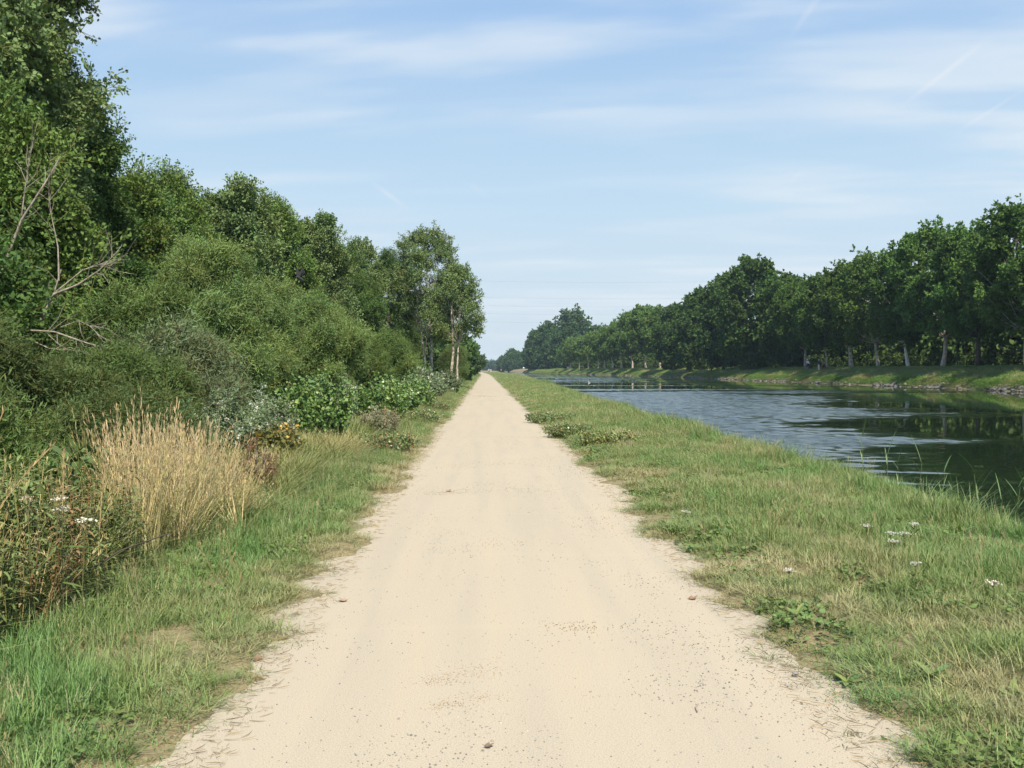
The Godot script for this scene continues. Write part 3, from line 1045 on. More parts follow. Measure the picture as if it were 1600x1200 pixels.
func make_verge_plants() -> void:
	var broad := {"leaf": K.broad_leaf, "mat": M.waxy, "color": Color(0.15, 0.26, 0.075), "odd": Color(0.25, 0.33, 0.11), "size": 0.27, "stems": 44, "each": 12, "bark": M.bark_dark}
	var silver := {"leaf": K.silver_leaf, "color": Color(0.19, 0.26, 0.145), "odd": Color(0.60, 0.63, 0.55), "size": 0.22, "stems": 40, "each": 14, "bark": M.bark_bare}
	var g := "broad leaved suckers along the left verge"
	shrub("broadleaf_shrub", "tallest broad leaved shrub with shiny green leaves, above yellowing weeds", -3.4, 19.0, 1.6, 0.8, kind(broad, {"stems": 60}), g)
	shrub("broadleaf_shrub", "bright green shrub right of the white flowered stems", -2.9, 25.0, 1.4, 0.8, broad, g)
	shrub("broadleaf_shrub", "bright green shrub halfway to the pale trunked poplars", -2.75, 29.5, 1.35, 0.8, broad, g)
	shrub("broadleaf_shrub", "farthest bright green shrub below the pale trunked poplars", -2.7, 35.0, 1.4, 0.9, broad, g)
	shrub("broadleaf_shrub", "yellowing shrub with brown leaves right of the dry grass", -3.5, 15.2, 0.75, 0.75, kind(broad, {"color": Color(0.17, 0.17, 0.05), "odd": Color(0.45, 0.30, 0.05), "size": 0.24}), g)
	var low := kind(broad, {"stems": 70, "each": 4, "size": 0.17, "color": Color(0.19, 0.26, 0.10), "odd": Color(0.32, 0.22, 0.10)})
	g = "low leafy plants at the path edge"
	shrub("creeping_shrub", "low leafy plant spilling onto the left path edge", -1.85, 18.3, 0.34, 0.6, low, g)
	shrub("creeping_shrub", "low leafy plant farther along the left path edge", -1.9, 28.0, 0.36, 0.7, low, g)
	shrub("creeping_shrub", "low leafy plants scattered at the left edge where the path narrows", -2.0, 36.0, 0.4, 0.9, low, g)
	shrub("creeping_shrub", "low yellow green leafy patch nearest on the right verge", 2.55, 19.6, 0.24, 0.6, kind(low, {"color": Color(0.24, 0.29, 0.10)}), g)
	shrub("creeping_shrub", "low leafy patch on the right verge close to the path", 2.0, 22.5, 0.24, 0.6, low, g)
	shrub("creeping_shrub", "low leafy patch farthest along the right verge", 1.95, 28.5, 0.26, 0.8, low, g)
	g = "silvery shrubs along the left verge"
	shrub("silver_shrub", "silvery white shrub just behind the dry grass", -4.0, 15.0, 1.45, 0.75, kind(silver, {"stems": 60}), g)
	shrub("silver_shrub", "silvery shrub between the dry grass and the tallest broad leaved shrub", -4.2, 18.0, 1.5, 0.7, silver, g)
	shrub("silver_shrub", "narrow stems with white tops between two green shrubs", -3.2, 23.0, 1.55, 0.35, kind(silver, {"stems": 16, "odd": Color(0.75, 0.76, 0.72)}), g)
	shrub("silver_shrub", "silvery shrub at the feet of the pale trunked poplars", -2.9, 46.0, 1.7, 1.0, kind(silver, {"stems": 40, "size": 0.45}), g)
	shrub("silver_shrub", "farthest silvery shrub beside the narrowing path", -2.5, 60.0, 1.6, 1.0, kind(silver, {"stems": 40, "size": 0.5, "color": Color(0.14, 0.19, 0.10)}), g)
	shrub("dock_weed", "grey brown seeding weed standing in the left grass", -2.35, 21.5, 0.8, 0.45, kind(silver, {"leaf": K.herb_leaf, "color": Color(0.32, 0.33, 0.22), "odd": Color(0.36, 0.28, 0.19), "size": 0.18, "stems": 34, "each": 9}), "")
	shrub("dock_weed", "reddish brown weed at the right end of the dry grass", -2.75, 11.6, 0.8, 0.3, kind(silver, {"leaf": K.herb_leaf, "color": Color(0.25, 0.17, 0.10), "odd": Color(0.28, 0.15, 0.09), "size": 0.13, "stems": 16, "each": 7}), "")

	# tall dry grass
	var places := []
	var tints := PackedColorArray()
	for k in 330:
		var d := rng.randf_range(7.3, 10.4)
		var x := -2.45 - pow(rng.randf(), 0.8) * 1.7 - maxf(0.0, 8.4 - d) * 0.25
		if x < -0.375 * d + 0.25 * soft_noise.get_noise_2d(d * 20.0, 5.0):
			continue
		var edge := smoothstep(-2.4, -3.0, x)
		var s := rng.randf_range(0.5, 1.2) * lerpf(0.5, 1.0, edge) * (1.0 + 0.45 * soft_noise.get_noise_2d(x * 22.0, d * 22.0))
		places.append(Transform3D((Basis(Vector3.UP, rng.randf() * TAU) * Basis(Vector3.RIGHT, rng.randf_range(-0.22, 0.22))).scaled(Vector3(1.0, s, 1.0)), on_land(x, d)))
		if k % 4 == 0 and d < 9.2:
			var x2 := -2.2 - rng.randf() * 1.0
			places.append(Transform3D(Basis(Vector3.UP, rng.randf() * TAU).scaled(Vector3(1.2, rng.randf_range(0.3, 0.6), 1.2)), on_land(x2, d + 0.6)))
			tints.append(tinted(Color(0.40, 0.37, 0.16), 0.2))
		tints.append(tinted(Color(0.56, 0.45, 0.27).lerp(Color(0.36, 0.37, 0.15), rng.randf() * (1.0 - edge) * 1.3), 0.18))
	for k in 26:
		var d := rng.randf_range(4.7, 7.6)
		places.append(Transform3D((Basis(Vector3.UP, rng.randf() * TAU) * Basis(Vector3.RIGHT, rng.randf_range(-0.3, 0.3))).scaled(Vector3(1.0, rng.randf_range(0.5, 0.95), 1.0)), on_land(-2.65 - rng.randf() * 1.3, d)))
		tints.append(tinted(Color(0.46, 0.40, 0.20), 0.25))
	tag(scatter("dry_grass", K.dry_tuft, M.straw, places, tints), "tall straw coloured dry grass standing on the left verge", "dry grass", "", "stuff")
	# half dry long grass along the verge
	places = []
	tints = PackedColorArray()
	for k in 3200:
		var d := 3.6 + 62.0 * pow(rng.randf(), 1.4)
		var x := -2.35 - rng.randf() * 1.9 - (0.5 if d < 8.0 else 0.0)
		if soft_noise.get_noise_2d(x * 8.0, d * 5.0) < -0.15:
			continue
		if d > 12.5:
			x += 0.45
		var s := rng.randf_range(0.35, 0.75) * smoothstep(-1.7, -2.8, x)
		if s < 0.12:
			continue
		places.append(Transform3D(Basis(Vector3.UP, rng.randf() * TAU).scaled(Vector3(1.0, s, 1.0) * (1.0 + d * 0.006)), on_land(x, d)))
		tints.append(tinted(Color(0.20, 0.25, 0.085).lerp(Color(0.42, 0.36, 0.18), smoothstep(-0.1, 0.5, tone_noise.get_noise_2d(x * 20.0, d * 9.0)) * 0.8 + 0.1), 0.2))
	tag(scatter("long_grass", K.long_tuft, M.blade, places, tints), "long yellow green grass between the left verge and the bushes", "long grass", "", "stuff")
	# weeds nearest on the left
	places = []
	tints = PackedColorArray()
	for k in 340:
		var d := rng.randf_range(4.4, 8.0)
		var x := -2.55 - rng.randf() * 1.9 - maxf(0.0, 5.2 - d) * 0.2
		var s := rng.randf_range(0.5, 1.0) * lerpf(0.6, 1.0, smoothstep(-2.5, -3.1, x))
		places.append(Transform3D((Basis(Vector3.UP, rng.randf() * TAU) * Basis(Vector3.RIGHT, rng.randf_range(-0.2, 0.2))).scaled(Vector3.ONE * s), on_land(x, d)))
		var dry := rng.randf()
		tints.append(tinted(Color(0.175, 0.235, 0.085) if dry < 0.7 else (Color(0.33, 0.29, 0.14) if dry < 0.92 else Color(0.26, 0.17, 0.09)), 0.22))
	tag(scatter("weeds", K.weed, M.leaf, places, tints), "tangle of tall green and browning weeds nearest on the left", "weeds", "", "stuff")
	# single tall stalks
	var stalk := func(x: float, d: float, h: float, tip: Vector2, label: String) -> void:
		var root := thing("grass_stalk", label, "grass stalk", on_land(x, d), "tall dry stalks above the weeds")
		var s := Shape.new()
		var top := Vector3(tip.x, h, tip.y)
		var pts := []
		for k in 7:
			var f := k / 6.0
			pts.append(Vector3(top.x * f * f, h * f * (1.0 - 0.06 * f), top.z * f * f))
		s.tube(pts, [0.004, 0.004, 0.0035, 0.0035, 0.003, 0.0025, 0.002], 5, Color(0.42, 0.33, 0.17))
		part("stem", s.mesh(), M.plain, root)
		var e := Shape.new()
		for k in 46:
			var f := rng.randf_range(0.72, 1.0)
			var p := Vector3(top.x * f * f, h * f * (1.0 - 0.06 * f), top.z * f * f)
			var up := (Vector3(top.x, h * 0.8, top.z).normalized() + any_dir() * 0.35).normalized()
			e.blade(p, any_dir(), up, rng.randf_range(0.02, 0.055), 0.005, 0.2, 2, tinted(Color(0.38, 0.29, 0.16), 0.25), 0.5)
		part("seed_head", e.mesh(), M.straw, root)
	stalk.call(-2.85, 5.2, 1.2, Vector2(0.55, 0.0), "long pale stalk leaning right across the left weeds")
	stalk.call(-2.62, 6.0, 1.1, Vector2(0.02, 0.0), "straight upright pale stalk with a round tip")
	stalk.call(-2.60, 6.5, 0.98, Vector2(0.06, 0.0), "pale stalk at the left end of the dry grass")
	stalk.call(-3.05, 5.6, 1.36, Vector2(0.28, 0.0), "tallest stalk at the left edge with a drooping head")
	stalk.call(-3.0, 5.4, 1.22, Vector2(0.36, 0.1), "bent stalk beside the tallest stalk at the left edge")
	# white flowers
	var umbel := func(called: String, x: float, d: float, h: float, wide: float, label: String, group: String, color: Color) -> void:
		var root := thing(called, label, "wild flower", on_land(x, d), group)
		var s := Shape.new()
		var top := Vector3(rng.randf_range(-0.1, 0.1), 1, rng.randf_range(-0.1, 0.1)) * h
		s.tube([Vector3(0, -0.03, 0), top * 0.5, top * 0.82], [0.004, 0.003, 0.0025], 5, Color(0.13, 0.14, 0.06))
		var heads := []
		for k in 9:
			var a := k * 2.4
			var r := wide * sqrt((k + 0.5) / 9.0)
			var p := top + Vector3(cos(a) * r, -0.25 * r + rng.randf_range(-0.008, 0.008), sin(a) * r)
			heads.append(p)
			s.tube([top * 0.82, p], [0.002, 0.0012], 4, Color(0.16, 0.17, 0.08))
		for k in 5:
			s.blade(top * rng.randf_range(0.1, 0.7), any_dir(), (any_dir() + Vector3.UP * 0.5).normalized(), h * 0.3, 0.012, 0.4, 3, Color(0.10, 0.15, 0.05), 0.4)
		part("stem", s.mesh(), M.plain, root)
		var f := Shape.new()
		for p in heads:
			for q in 7:
				var c := any_dir()
				c.y = absf(c.y) * 0.5
				f.blade(p + c * wide * 0.28, any_dir(), (c + Vector3.UP * 0.3).normalized(), 0.012, 0.010, 0.2, 2, tinted(color, 0.1), 0.5)
		part("flower_head", f.mesh(), M.straw, root)
	var g2 := "faded white umbels among the left weeds"
	var faded := Color(0.55, 0.52, 0.42)
	umbel.call("umbel_flower", -2.52, 5.65, 0.78, 0.05, "topmost white umbel beside the straight upright stalk", g2, faded)
	umbel.call("umbel_flower", -2.50, 5.75, 0.72, 0.05, "white umbel directly below the topmost one", g2, faded)
	umbel.call("umbel_flower", -2.38, 5.7, 0.66, 0.055, "broadest white umbel, lowest and rightmost among the left weeds", g2, Color(0.66, 0.64, 0.54))
	umbel.call("umbel_flower", -2.66, 5.7, 0.76, 0.045, "browning umbel left of the topmost white one", g2, Color(0.42, 0.36, 0.26))
	g2 = "white yarrow in the right verge"
	var white := Color(0.58, 0.58, 0.52)
	umbel.call("yarrow_flower", 2.0, 9.5, 0.16, 0.04, "small yarrow cluster nearest the path edge, farther along", g2, white)
	umbel.call("yarrow_flower", 3.27, 8.1, 0.18, 0.04, "yarrow head at the top left of the group in mid verge", g2, white)
	umbel.call("yarrow_flower", 3.32, 7.75, 0.17, 0.04, "yarrow head in the middle of the mid verge group", g2, white)
	umbel.call("yarrow_flower", 3.42, 7.7, 0.17, 0.045, "brightest yarrow head on the right of the mid verge group", g2, white)
	umbel.call("yarrow_flower", 3.2, 7.4, 0.16, 0.04, "lowest yarrow head of the mid verge group", g2, white)
	umbel.call("yarrow_flower", 3.72, 8.2, 0.18, 0.035, "lone yarrow head to the right of the mid verge group", g2, white)
	umbel.call("yarrow_flower", 2.13, 6.65, 0.16, 0.035, "lone yarrow head between path edge and mid verge group", g2, white)
	umbel.call("yarrow_flower", 3.0, 6.6, 0.16, 0.03, "small yarrow pair below the mid verge group", g2, white)
	umbel.call("yarrow_flower", 3.22, 5.95, 0.16, 0.04, "pinkish white yarrow nearest the right edge of the photo", g2, Color(0.80, 0.70, 0.66))
	# leafy rosettes at the right path edge
	var rosette := func(x: float, d: float, size: float, label: String) -> void:
		var root := thing("plantain_weed", label, "weed", on_land(x, d), "broad leaved weeds by the right path edge")
		var leaves := []
		for k in 2:
			var s := Shape.new()
			s.blade(Vector3.ZERO, Vector3(1, 0, 0), Vector3(0.55, 0.85, 0).normalized(), 0.17, 0.055 + 0.015 * k, 0.75, 5, Color(0.16 + 0.06 * k, 0.27, 0.08), 0.45)
			leaves.append(s.mesh())
		for k in 9:
			var l := part("leaf", leaves[k % 2], M.waxy, root)
			l.rotation = Vector3(rng.randf_range(-0.3, 0.3), k * 2.4, rng.randf_range(-0.4, 0.3))
			l.scale = Vector3.ONE * 0.75 * size * rng.randf_range(0.6, 1.1)
	rosette.call(1.97, 6.0, 0.85, "leafy weed with one pale shiny leaf at the bend of the path edge")
	rosette.call(1.86, 4.85, 0.7, "flat leafy weed low on the right path edge, nearer than the shiny one")
	rosette.call(2.25, 4.75, 0.8, "leafy weed deeper in the grass beside the flat one")
	rosette.call(2.5, 4.45, 0.8, "leafy weed nearest the bottom right corner")
	rosette.call(4.3, 8.6, 1.1, "lush leafy weed in the grass towards the water")
	rosette.call(3.9, 11.4, 1.2, "dark leafy weed clump on the verge short of the reeds")
	rosette.call(-1.95, 9.9, 1.0, "leafy dock in the left verge next to the dry grass")

	# reeds
	var protos := []
	var make_reed := func(h: float, count: int, label: String) -> Node3D:
		var root := thing("reed_plant", label, "reed", Vector3.ZERO, "reeds at the near waterline")
		var s := Shape.new()
		var lean := Vector3(rng.randf_range(-0.12, 0.12), 0, rng.randf_range(-0.1, 0.1))
		s.tube([Vector3(0, -0.35, 0), Vector3(0, h * 0.4, 0) + lean * 0.3, Vector3(0, h * 0.85, 0) + lean], [0.005, 0.004, 0.002], 5, Color(0.16, 0.20, 0.09))
		part("stem", s.mesh(), M.plain, root)
		for k in count:
			var l := Shape.new()
			var f := lerpf(0.15, 0.85, k / float(count - 1))
			var a := rng.randf() * TAU
			var out := Vector3(cos(a), 0, sin(a))
			l.blade(Vector3(0, h * f, 0) + lean * f * f, out, (Vector3.UP + out * rng.randf_range(0.25, 0.8)).normalized(), rng.randf_range(0.22, 0.40), rng.randf_range(0.014, 0.024), rng.randf_range(0.02, 0.38), 6, tinted(Color(0.12, 0.20, 0.085), 0.15), 0.3)
			part("leaf", l.mesh(), M.blade, root)
		return root
	var first: Node3D = make_reed.call(0.95, 6, "tall reed standing left of the other near reeds against dark water")
	first.position = on_land(5.5, 13.8)
	protos.append(first)
	var second: Node3D = make_reed.call(0.75, 5, "reed with spreading lower leaves, second in the near row")
	second.position = on_land(5.55, 13.1)
	protos.append(second)
	var third: Node3D = make_reed.call(0.85, 7, "tallest reed with forked blades near the right edge")
	third.position = on_land(5.55, 10.6)
	protos.append(third)
	var more := [
		[5.5, 12.6, 0.7, "short bent reed right of the first two"], [5.45, 11.9, 0.95, "single slim reed alone before the dark water"], [5.4, 11.2, 0.75, "short reed at the left of the right hand cluster"],
		[5.45, 11.0, 0.6, "reed half sunk in grass inside the right hand cluster"], [5.6, 10.3, 0.8, "reed just right of the tallest forked one"], [5.6, 10.0, 0.95, "curved reed close to the right edge of the photo"],
		[5.65, 9.75, 0.85, "reed cut by the right edge of the photo"], [5.75, 26.0, 0.8, "dark reed with one slanting blade before the rippled water"], [5.7, 27.5, 0.6, "small dark reed beside the slanting one"],
		[5.8, 31.0, 0.8, "tall slim reed before the bluest water"], [5.7, 21.0, 0.6, "short reed at the waterline below the rippled patch"],
	]
	for k in more.size():
		copy_of(protos[k % 3], on_land(more[k][0], more[k][1]), k * 1.9, more[k][2], more[k][3])
	places = []
	tints = PackedColorArray()
	for k in 900:
		var d := rng.randf_range(9.0, 125.0)
		if soft_noise.get_noise_2d(d * 4.0, 333.0) < -0.05 and absf(d - 98.0) > 9.0:
			continue
		var x := near_edge(d) + rng.randf_range(-0.25, 0.3)
		var s := rng.randf_range(0.45, 0.85) * (1.5 if absf(d - 98.0) < 9.0 else 0.75)
		places.append(Transform3D(Basis(Vector3.UP, rng.randf() * TAU).scaled(Vector3(0.8, s, 0.8)), on_land(x, d)))
		tints.append(tinted(Color(0.17, 0.25, 0.095), 0.2))
	tag(scatter("sedge", K.long_tuft, M.blade, places, tints), "long green sedge fringing the near waterline", "sedge", "", "stuff")
	# low clover and creeping weeds in the grass
	places = []
	tints = PackedColorArray()
	for k in 9000:
		var right := rng.randf() < 0.65
		var d := 3.0 + 32.0 * pow(rng.randf(), 1.6)
		var x := 1.75 + rng.randf() * 3.4 if right else -1.6 - rng.randf() * 1.3
		if tone_noise.get_noise_2d(x * 18.0, d * 14.0 + 77.0) < 0.08:
			continue
		places.append(Transform3D(Basis(Vector3.UP, rng.randf() * TAU).scaled(Vector3(0.14, 0.08, 0.14) * rng.randf_range(0.6, 1.2) * (1.0 + d * 0.02)), on_land(x, d) + Vector3(0, 0.02, 0)))
		tints.append(tinted(Color(0.16, 0.24, 0.08), 0.25))
	tag(scatter("clover", K.broad_leaf, M.leaf, places, tints), "low clover and small leafy weeds in the grass", "weeds", "", "stuff")


# ------------------------------------------------------------------ small things on the path
func make_path_details() -> void:
	var places := []
	var tints := PackedColorArray()
	for k in 26000:
		var d := 2.6 + 20.0 * pow(rng.randf(), 1.9)
		var x := path_x(d) + rng.randf_range(-1.6, 1.65)
		var thick := tone_noise.get_noise_2d(x * 12.0 + 40.0, d * 8.0) + 0.25 * (x - path_x(d))
		if thick < 0.05 and rng.randf() < 0.8:
			continue
		var s := rng.randf_range(0.0015, 0.0048) * (1.6 if rng.randf() < 0.03 else 1.0)
		places.append(Transform3D(any_turn().scaled(Vector3(s, s * 0.7, s)), Vector3(x, 0.022 - 0.014 * pow(x - path_x(d), 2.0) + 0.003 * soft_noise.get_noise_2d(x * 7.0, d * 2.0) + s * 0.2, -d)))
		tints.append(tinted(Color(0.21, 0.20, 0.185) if rng.randf() < 0.6 else Color(0.36, 0.33, 0.28), 0.35))
	for spot in [[-0.12, 4.95, 0.10], [-0.24, 4.85, 0.07], [-0.03, 4.6, 0.08], [-0.20, 4.5, 0.05], [0.02, 5.05, 0.12], [0.55, 5.85, 0.12], [-0.25, 57.0, 0.5], [0.15, 56.0, 0.4], [-0.5, 12.3, 0.16]]:
		for k in 130:
			var x: float = spot[0] + rng.randfn(0.0, 1.0) * spot[2]
			var d: float = spot[1] + rng.randfn(0.0, 0.6) * spot[2]
			var s: float = rng.randf_range(0.0014, 0.0035) * (1.0 + spot[1] * 0.05)
			places.append(Transform3D(any_turn().scaled(Vector3(s, s * 0.7, s)), Vector3(x, 0.022 - 0.014 * pow(x - 0.185, 2.0) + s * 0.2, -d)))
			tints.append(tinted(Color(0.30, 0.23, 0.15), 0.3))
	tag(scatter("gravel", K.stone, M.stone, places, tints), "fine dark gravel scattered over the sandy path", "gravel", "", "stuff")
	# tufts creeping in from the edges
	places = []
	tints = PackedColorArray()
	for k in 420:
		var d := 3.4 + 34.0 * pow(rng.randf(), 1.5)
		var left := rng.randf() < 0.6
		var x := path_x(d) + (rng.randf_range(-1.62, -1.18) if left else rng.randf_range(1.32, 1.66))
		if tone_noise.get_noise_2d(x * 14.0, d * 22.0) < 0.0:
			continue
		for q in 3:
			places.append(Transform3D(Basis(Vector3.UP, rng.randf() * TAU).scaled(Vector3(0.6, 0.22, 0.6) * rng.randf_range(0.6, 1.3)), Vector3(x + rng.randf_range(-0.07, 0.07), -0.012, -d + rng.randf_range(-0.04, 0.04))))
			tints.append(tinted(Color(0.20, 0.19, 0.09), 0.25))
	tag(scatter("sparse_grass", K.tufts[1], M.blade, places, tints), "small flattened tufts creeping onto the sandy path", "grass", "", "stuff")
	var leaf := func(x: float, d: float, long: float, turn: float, col: Color, label: String) -> void:
		var s := Shape.new()
		for q in 3:
			var a := (q - 1) * 0.7
			s.blade(Vector3.ZERO, Vector3.UP, Vector3(cos(a), 0.05, sin(a)), long * (1.0 if q == 1 else 0.7), long * 0.42, 0.22, 5, tinted(col, 0.12), 0.4)
		s.tube([Vector3.ZERO, Vector3(-long * 0.3, 0.012, 0.01)], [0.0016, 0.001], 4, Color(0.2, 0.12, 0.07))
		var o := part("dry_leaf", s.mesh(), M.straw, self)
		var c := path_x(d)
		o.position = Vector3(x, 0.03 - 0.014 * (x - c) * (x - c), -d)
		o.rotation.y = turn
		tag(o, label, "leaf", "dry leaves lying on the path")
	leaf.call(1.42, 6.6, 0.075, 0.4, Color(0.30, 0.19, 0.12), "reddish brown dry leaf near the right path edge")
	leaf.call(-0.96, 6.6, 0.07, 2.6, Color(0.40, 0.30, 0.20), "small curled pale leaf on the left of the path")
	leaf.call(-0.48, 12.4, 0.09, 1.2, Color(0.30, 0.22, 0.13), "dark leaf lying farther up on the left half of the path")
	leaf.call(0.0, 3.98, 0.045, 0.2, Color(0.22, 0.16, 0.12), "small brown leaf at the bottom centre of the path")
	leaf.call(-1.25, 5.3, 0.06, 1.9, Color(0.26, 0.17, 0.11), "brown leaf beside a flattened tuft at the left path edge")
	var twig := func(x: float, d: float, pts: Array, r: float, label: String) -> void:
		var s := Shape.new()
		var radii := []
		for k in pts.size():
			radii.append(r * (1.0 - 0.5 * k / pts.size()))
		s.tube(pts, radii, 6)
		var o := part("twig", s.mesh(), M.bark_dark if r > 0.005 else M.bark_bare, self)
		o.position = Vector3(x, maxf(land(x, d), 0.018 - 0.014 * (x - 0.185) * (x - 0.185)) + r, -d)
		tag(o, label, "twig", "")
	twig.call(0.98, 4.45, [Vector3(0, 0, 0.06), Vector3(0.005, 0.004, 0.0), Vector3(0.03, 0.002, -0.05)], 0.004, "short bent straw lying on the lower right of the path")
	twig.call(-2.85, 5.9, [Vector3(-0.1, 0.0, 0.1), Vector3(0.15, 0.12, -0.25), Vector3(0.4, 0.3, -0.6), Vector3(0.62, 0.36, -0.9)], 0.008, "dark bare stick slanting up out of the left weeds")
	var stone := func(x: float, d: float, size: float, col: Color, label: String) -> void:
		var s := Shape.new()
		var base: SphereMesh = SphereMesh.new()
		base.radius = 0.5
		base.height = 0.8
		base.radial_segments = 12
		base.rings = 6
		var arr := base.get_mesh_arrays()
		var vs: PackedVector3Array = arr[Mesh.ARRAY_VERTEX]
		var idx: PackedInt32Array = arr[Mesh.ARRAY_INDEX]
		for v in vs:
			var p := v * (1.0 + 0.35 * rough_noise.get_noise_3dv(v * 40.0 + Vector3(x, d, 0) * 90.0))
			s.vert(p * size, v.normalized(), col)
		for k in range(0, idx.size(), 3):
			s.tri(idx[k], idx[k + 1], idx[k + 2])
		var o := part("stone", s.mesh(), M.stone, self)
		o.position = Vector3(x, 0.012, -d)
		o.scale = Vector3(1.2, 0.6, 0.9)
		tag(o, label, "stone", "small stones on the path")
	stone.call(-0.12, 4.02, 0.03, Color(0.28, 0.27, 0.26), "largest grey stone at the bottom centre of the path")
	stone.call(0.02, 4.25, 0.026, Color(0.30, 0.28, 0.27), "flat grey stone just above the largest one on the path")
	stone.call(0.75, 6.9, 0.022, Color(0.25, 0.24, 0.25), "dark stone in the middle of the path, farther up")
	stone.call(1.62, 4.95, 0.026, Color(0.27, 0.26, 0.25), "pale stone half buried at the right path edge")


# ------------------------------------------------------------------ people, bicycles, posts, bird, wires
func body(caps: Array, cell: float, blend: float) -> ArrayMesh:
	var lo := Vector3.ONE * 99.0
	var hi := -lo
	for c in caps:
		for e in 2:
			lo = lo.min(c[e] - Vector3.ONE * (c[2 + e] + cell * 2.0))
			hi = hi.max(c[e] + Vector3.ONE * (c[2 + e] + cell * 2.0))
	var nx := int((hi.x - lo.x) / cell) + 2
	var ny := int((hi.y - lo.y) / cell) + 2
	var nz := int((hi.z - lo.z) / cell) + 2
	var field := PackedFloat32Array()
	field.resize(nx * ny * nz)
	field.fill(9.0)
	for c in caps:
		var a: Vector3 = c[0]
		var b: Vector3 = c[1]
		var ab := b - a
		var len2 := maxf(ab.length_squared(), 1e-6)
		var grow_by := Vector3.ONE * (maxf(c[2], c[3]) + blend * 2.0 + cell * 2.0)
		var l := ((a.min(b) - grow_by - lo) / cell).floor().max(Vector3.ZERO)
		var u := ((a.max(b) + grow_by - lo) / cell).ceil()
		for x in range(int(l.x), mini(int(u.x), nx)):
			for y in range(int(l.y), mini(int(u.y), ny)):
				for z in range(int(l.z), mini(int(u.z), nz)):
					var p := lo + Vector3(x, y, z) * cell
					var t := clampf((p - a).dot(ab) / len2, 0.0, 1.0)
					var v := (p - a - ab * t).length() - lerpf(c[2], c[3], t)
					var k := (x * ny + y) * nz + z
					var o := field[k]
					var h := clampf(0.5 + 0.5 * (o - v) / blend, 0.0, 1.0)
					field[k] = lerpf(o, v, h) - blend * h * (1.0 - h)
	var s := Shape.new()
	var ids := {}
	for x in nx - 1:
		for y in ny - 1:
			for z in nz - 1:
				var k := (x * ny + y) * nz + z
				var mask := 0
				for q in 8:
					if field[k + ((q & 1) * ny + ((q >> 1) & 1)) * nz + (q >> 2)] < 0.0:
						mask |= 1 << q
				if mask == 0 or mask == 255:
					continue
				var sum := Vector3.ZERO
				var n := 0
				for q in 8:
					for ax in 3:
						if q & (1 << ax):
							continue
						var r := q | (1 << ax)
						if ((mask >> q) & 1) == ((mask >> r) & 1):
							continue
						var f0 := field[k + ((q & 1) * ny + ((q >> 1) & 1)) * nz + (q >> 2)]
						var f1 := field[k + ((r & 1) * ny + ((r >> 1) & 1)) * nz + (r >> 2)]
						var at := Vector3(q & 1, (q >> 1) & 1, q >> 2)
						at[ax] += f0 / (f0 - f1)
						sum += at
						n += 1
				var p := lo + (Vector3(x, y, z) + sum / n) * cell
				var g := Vector3(field[k + ny * nz] - field[k], field[k + nz] - field[k], field[k + 1] - field[k]).normalized()
				var best := 1e9
				var col := Color.WHITE
				for c in caps:
					var ab: Vector3 = c[1] - c[0]
					var t := clampf((p - c[0]).dot(ab) / maxf(ab.length_squared(), 1e-6), 0.0, 1.0)
					var v: float = (p - c[0] - ab * t).length() - lerpf(c[2], c[3], t)
					if v < best:
						best = v
						col = c[4]
				ids[k] = s.vert(p, g, col)
	for k in ids.keys():
		var steps := [ny * nz, nz, 1]
		for ax in 3:
			var u: int = steps[(ax + 1) % 3]
			var w: int = steps[(ax + 2) % 3]
			if (field[k] < 0.0) == (field[k + steps[ax]] < 0.0):
				continue
			if ids.has(k - u) and ids.has(k - w) and ids.has(k - u - w):
				s.tri(ids[k], ids[k - u], ids[k - u - w])
				s.tri(ids[k], ids[k - u - w], ids[k - w])
	return s.mesh()


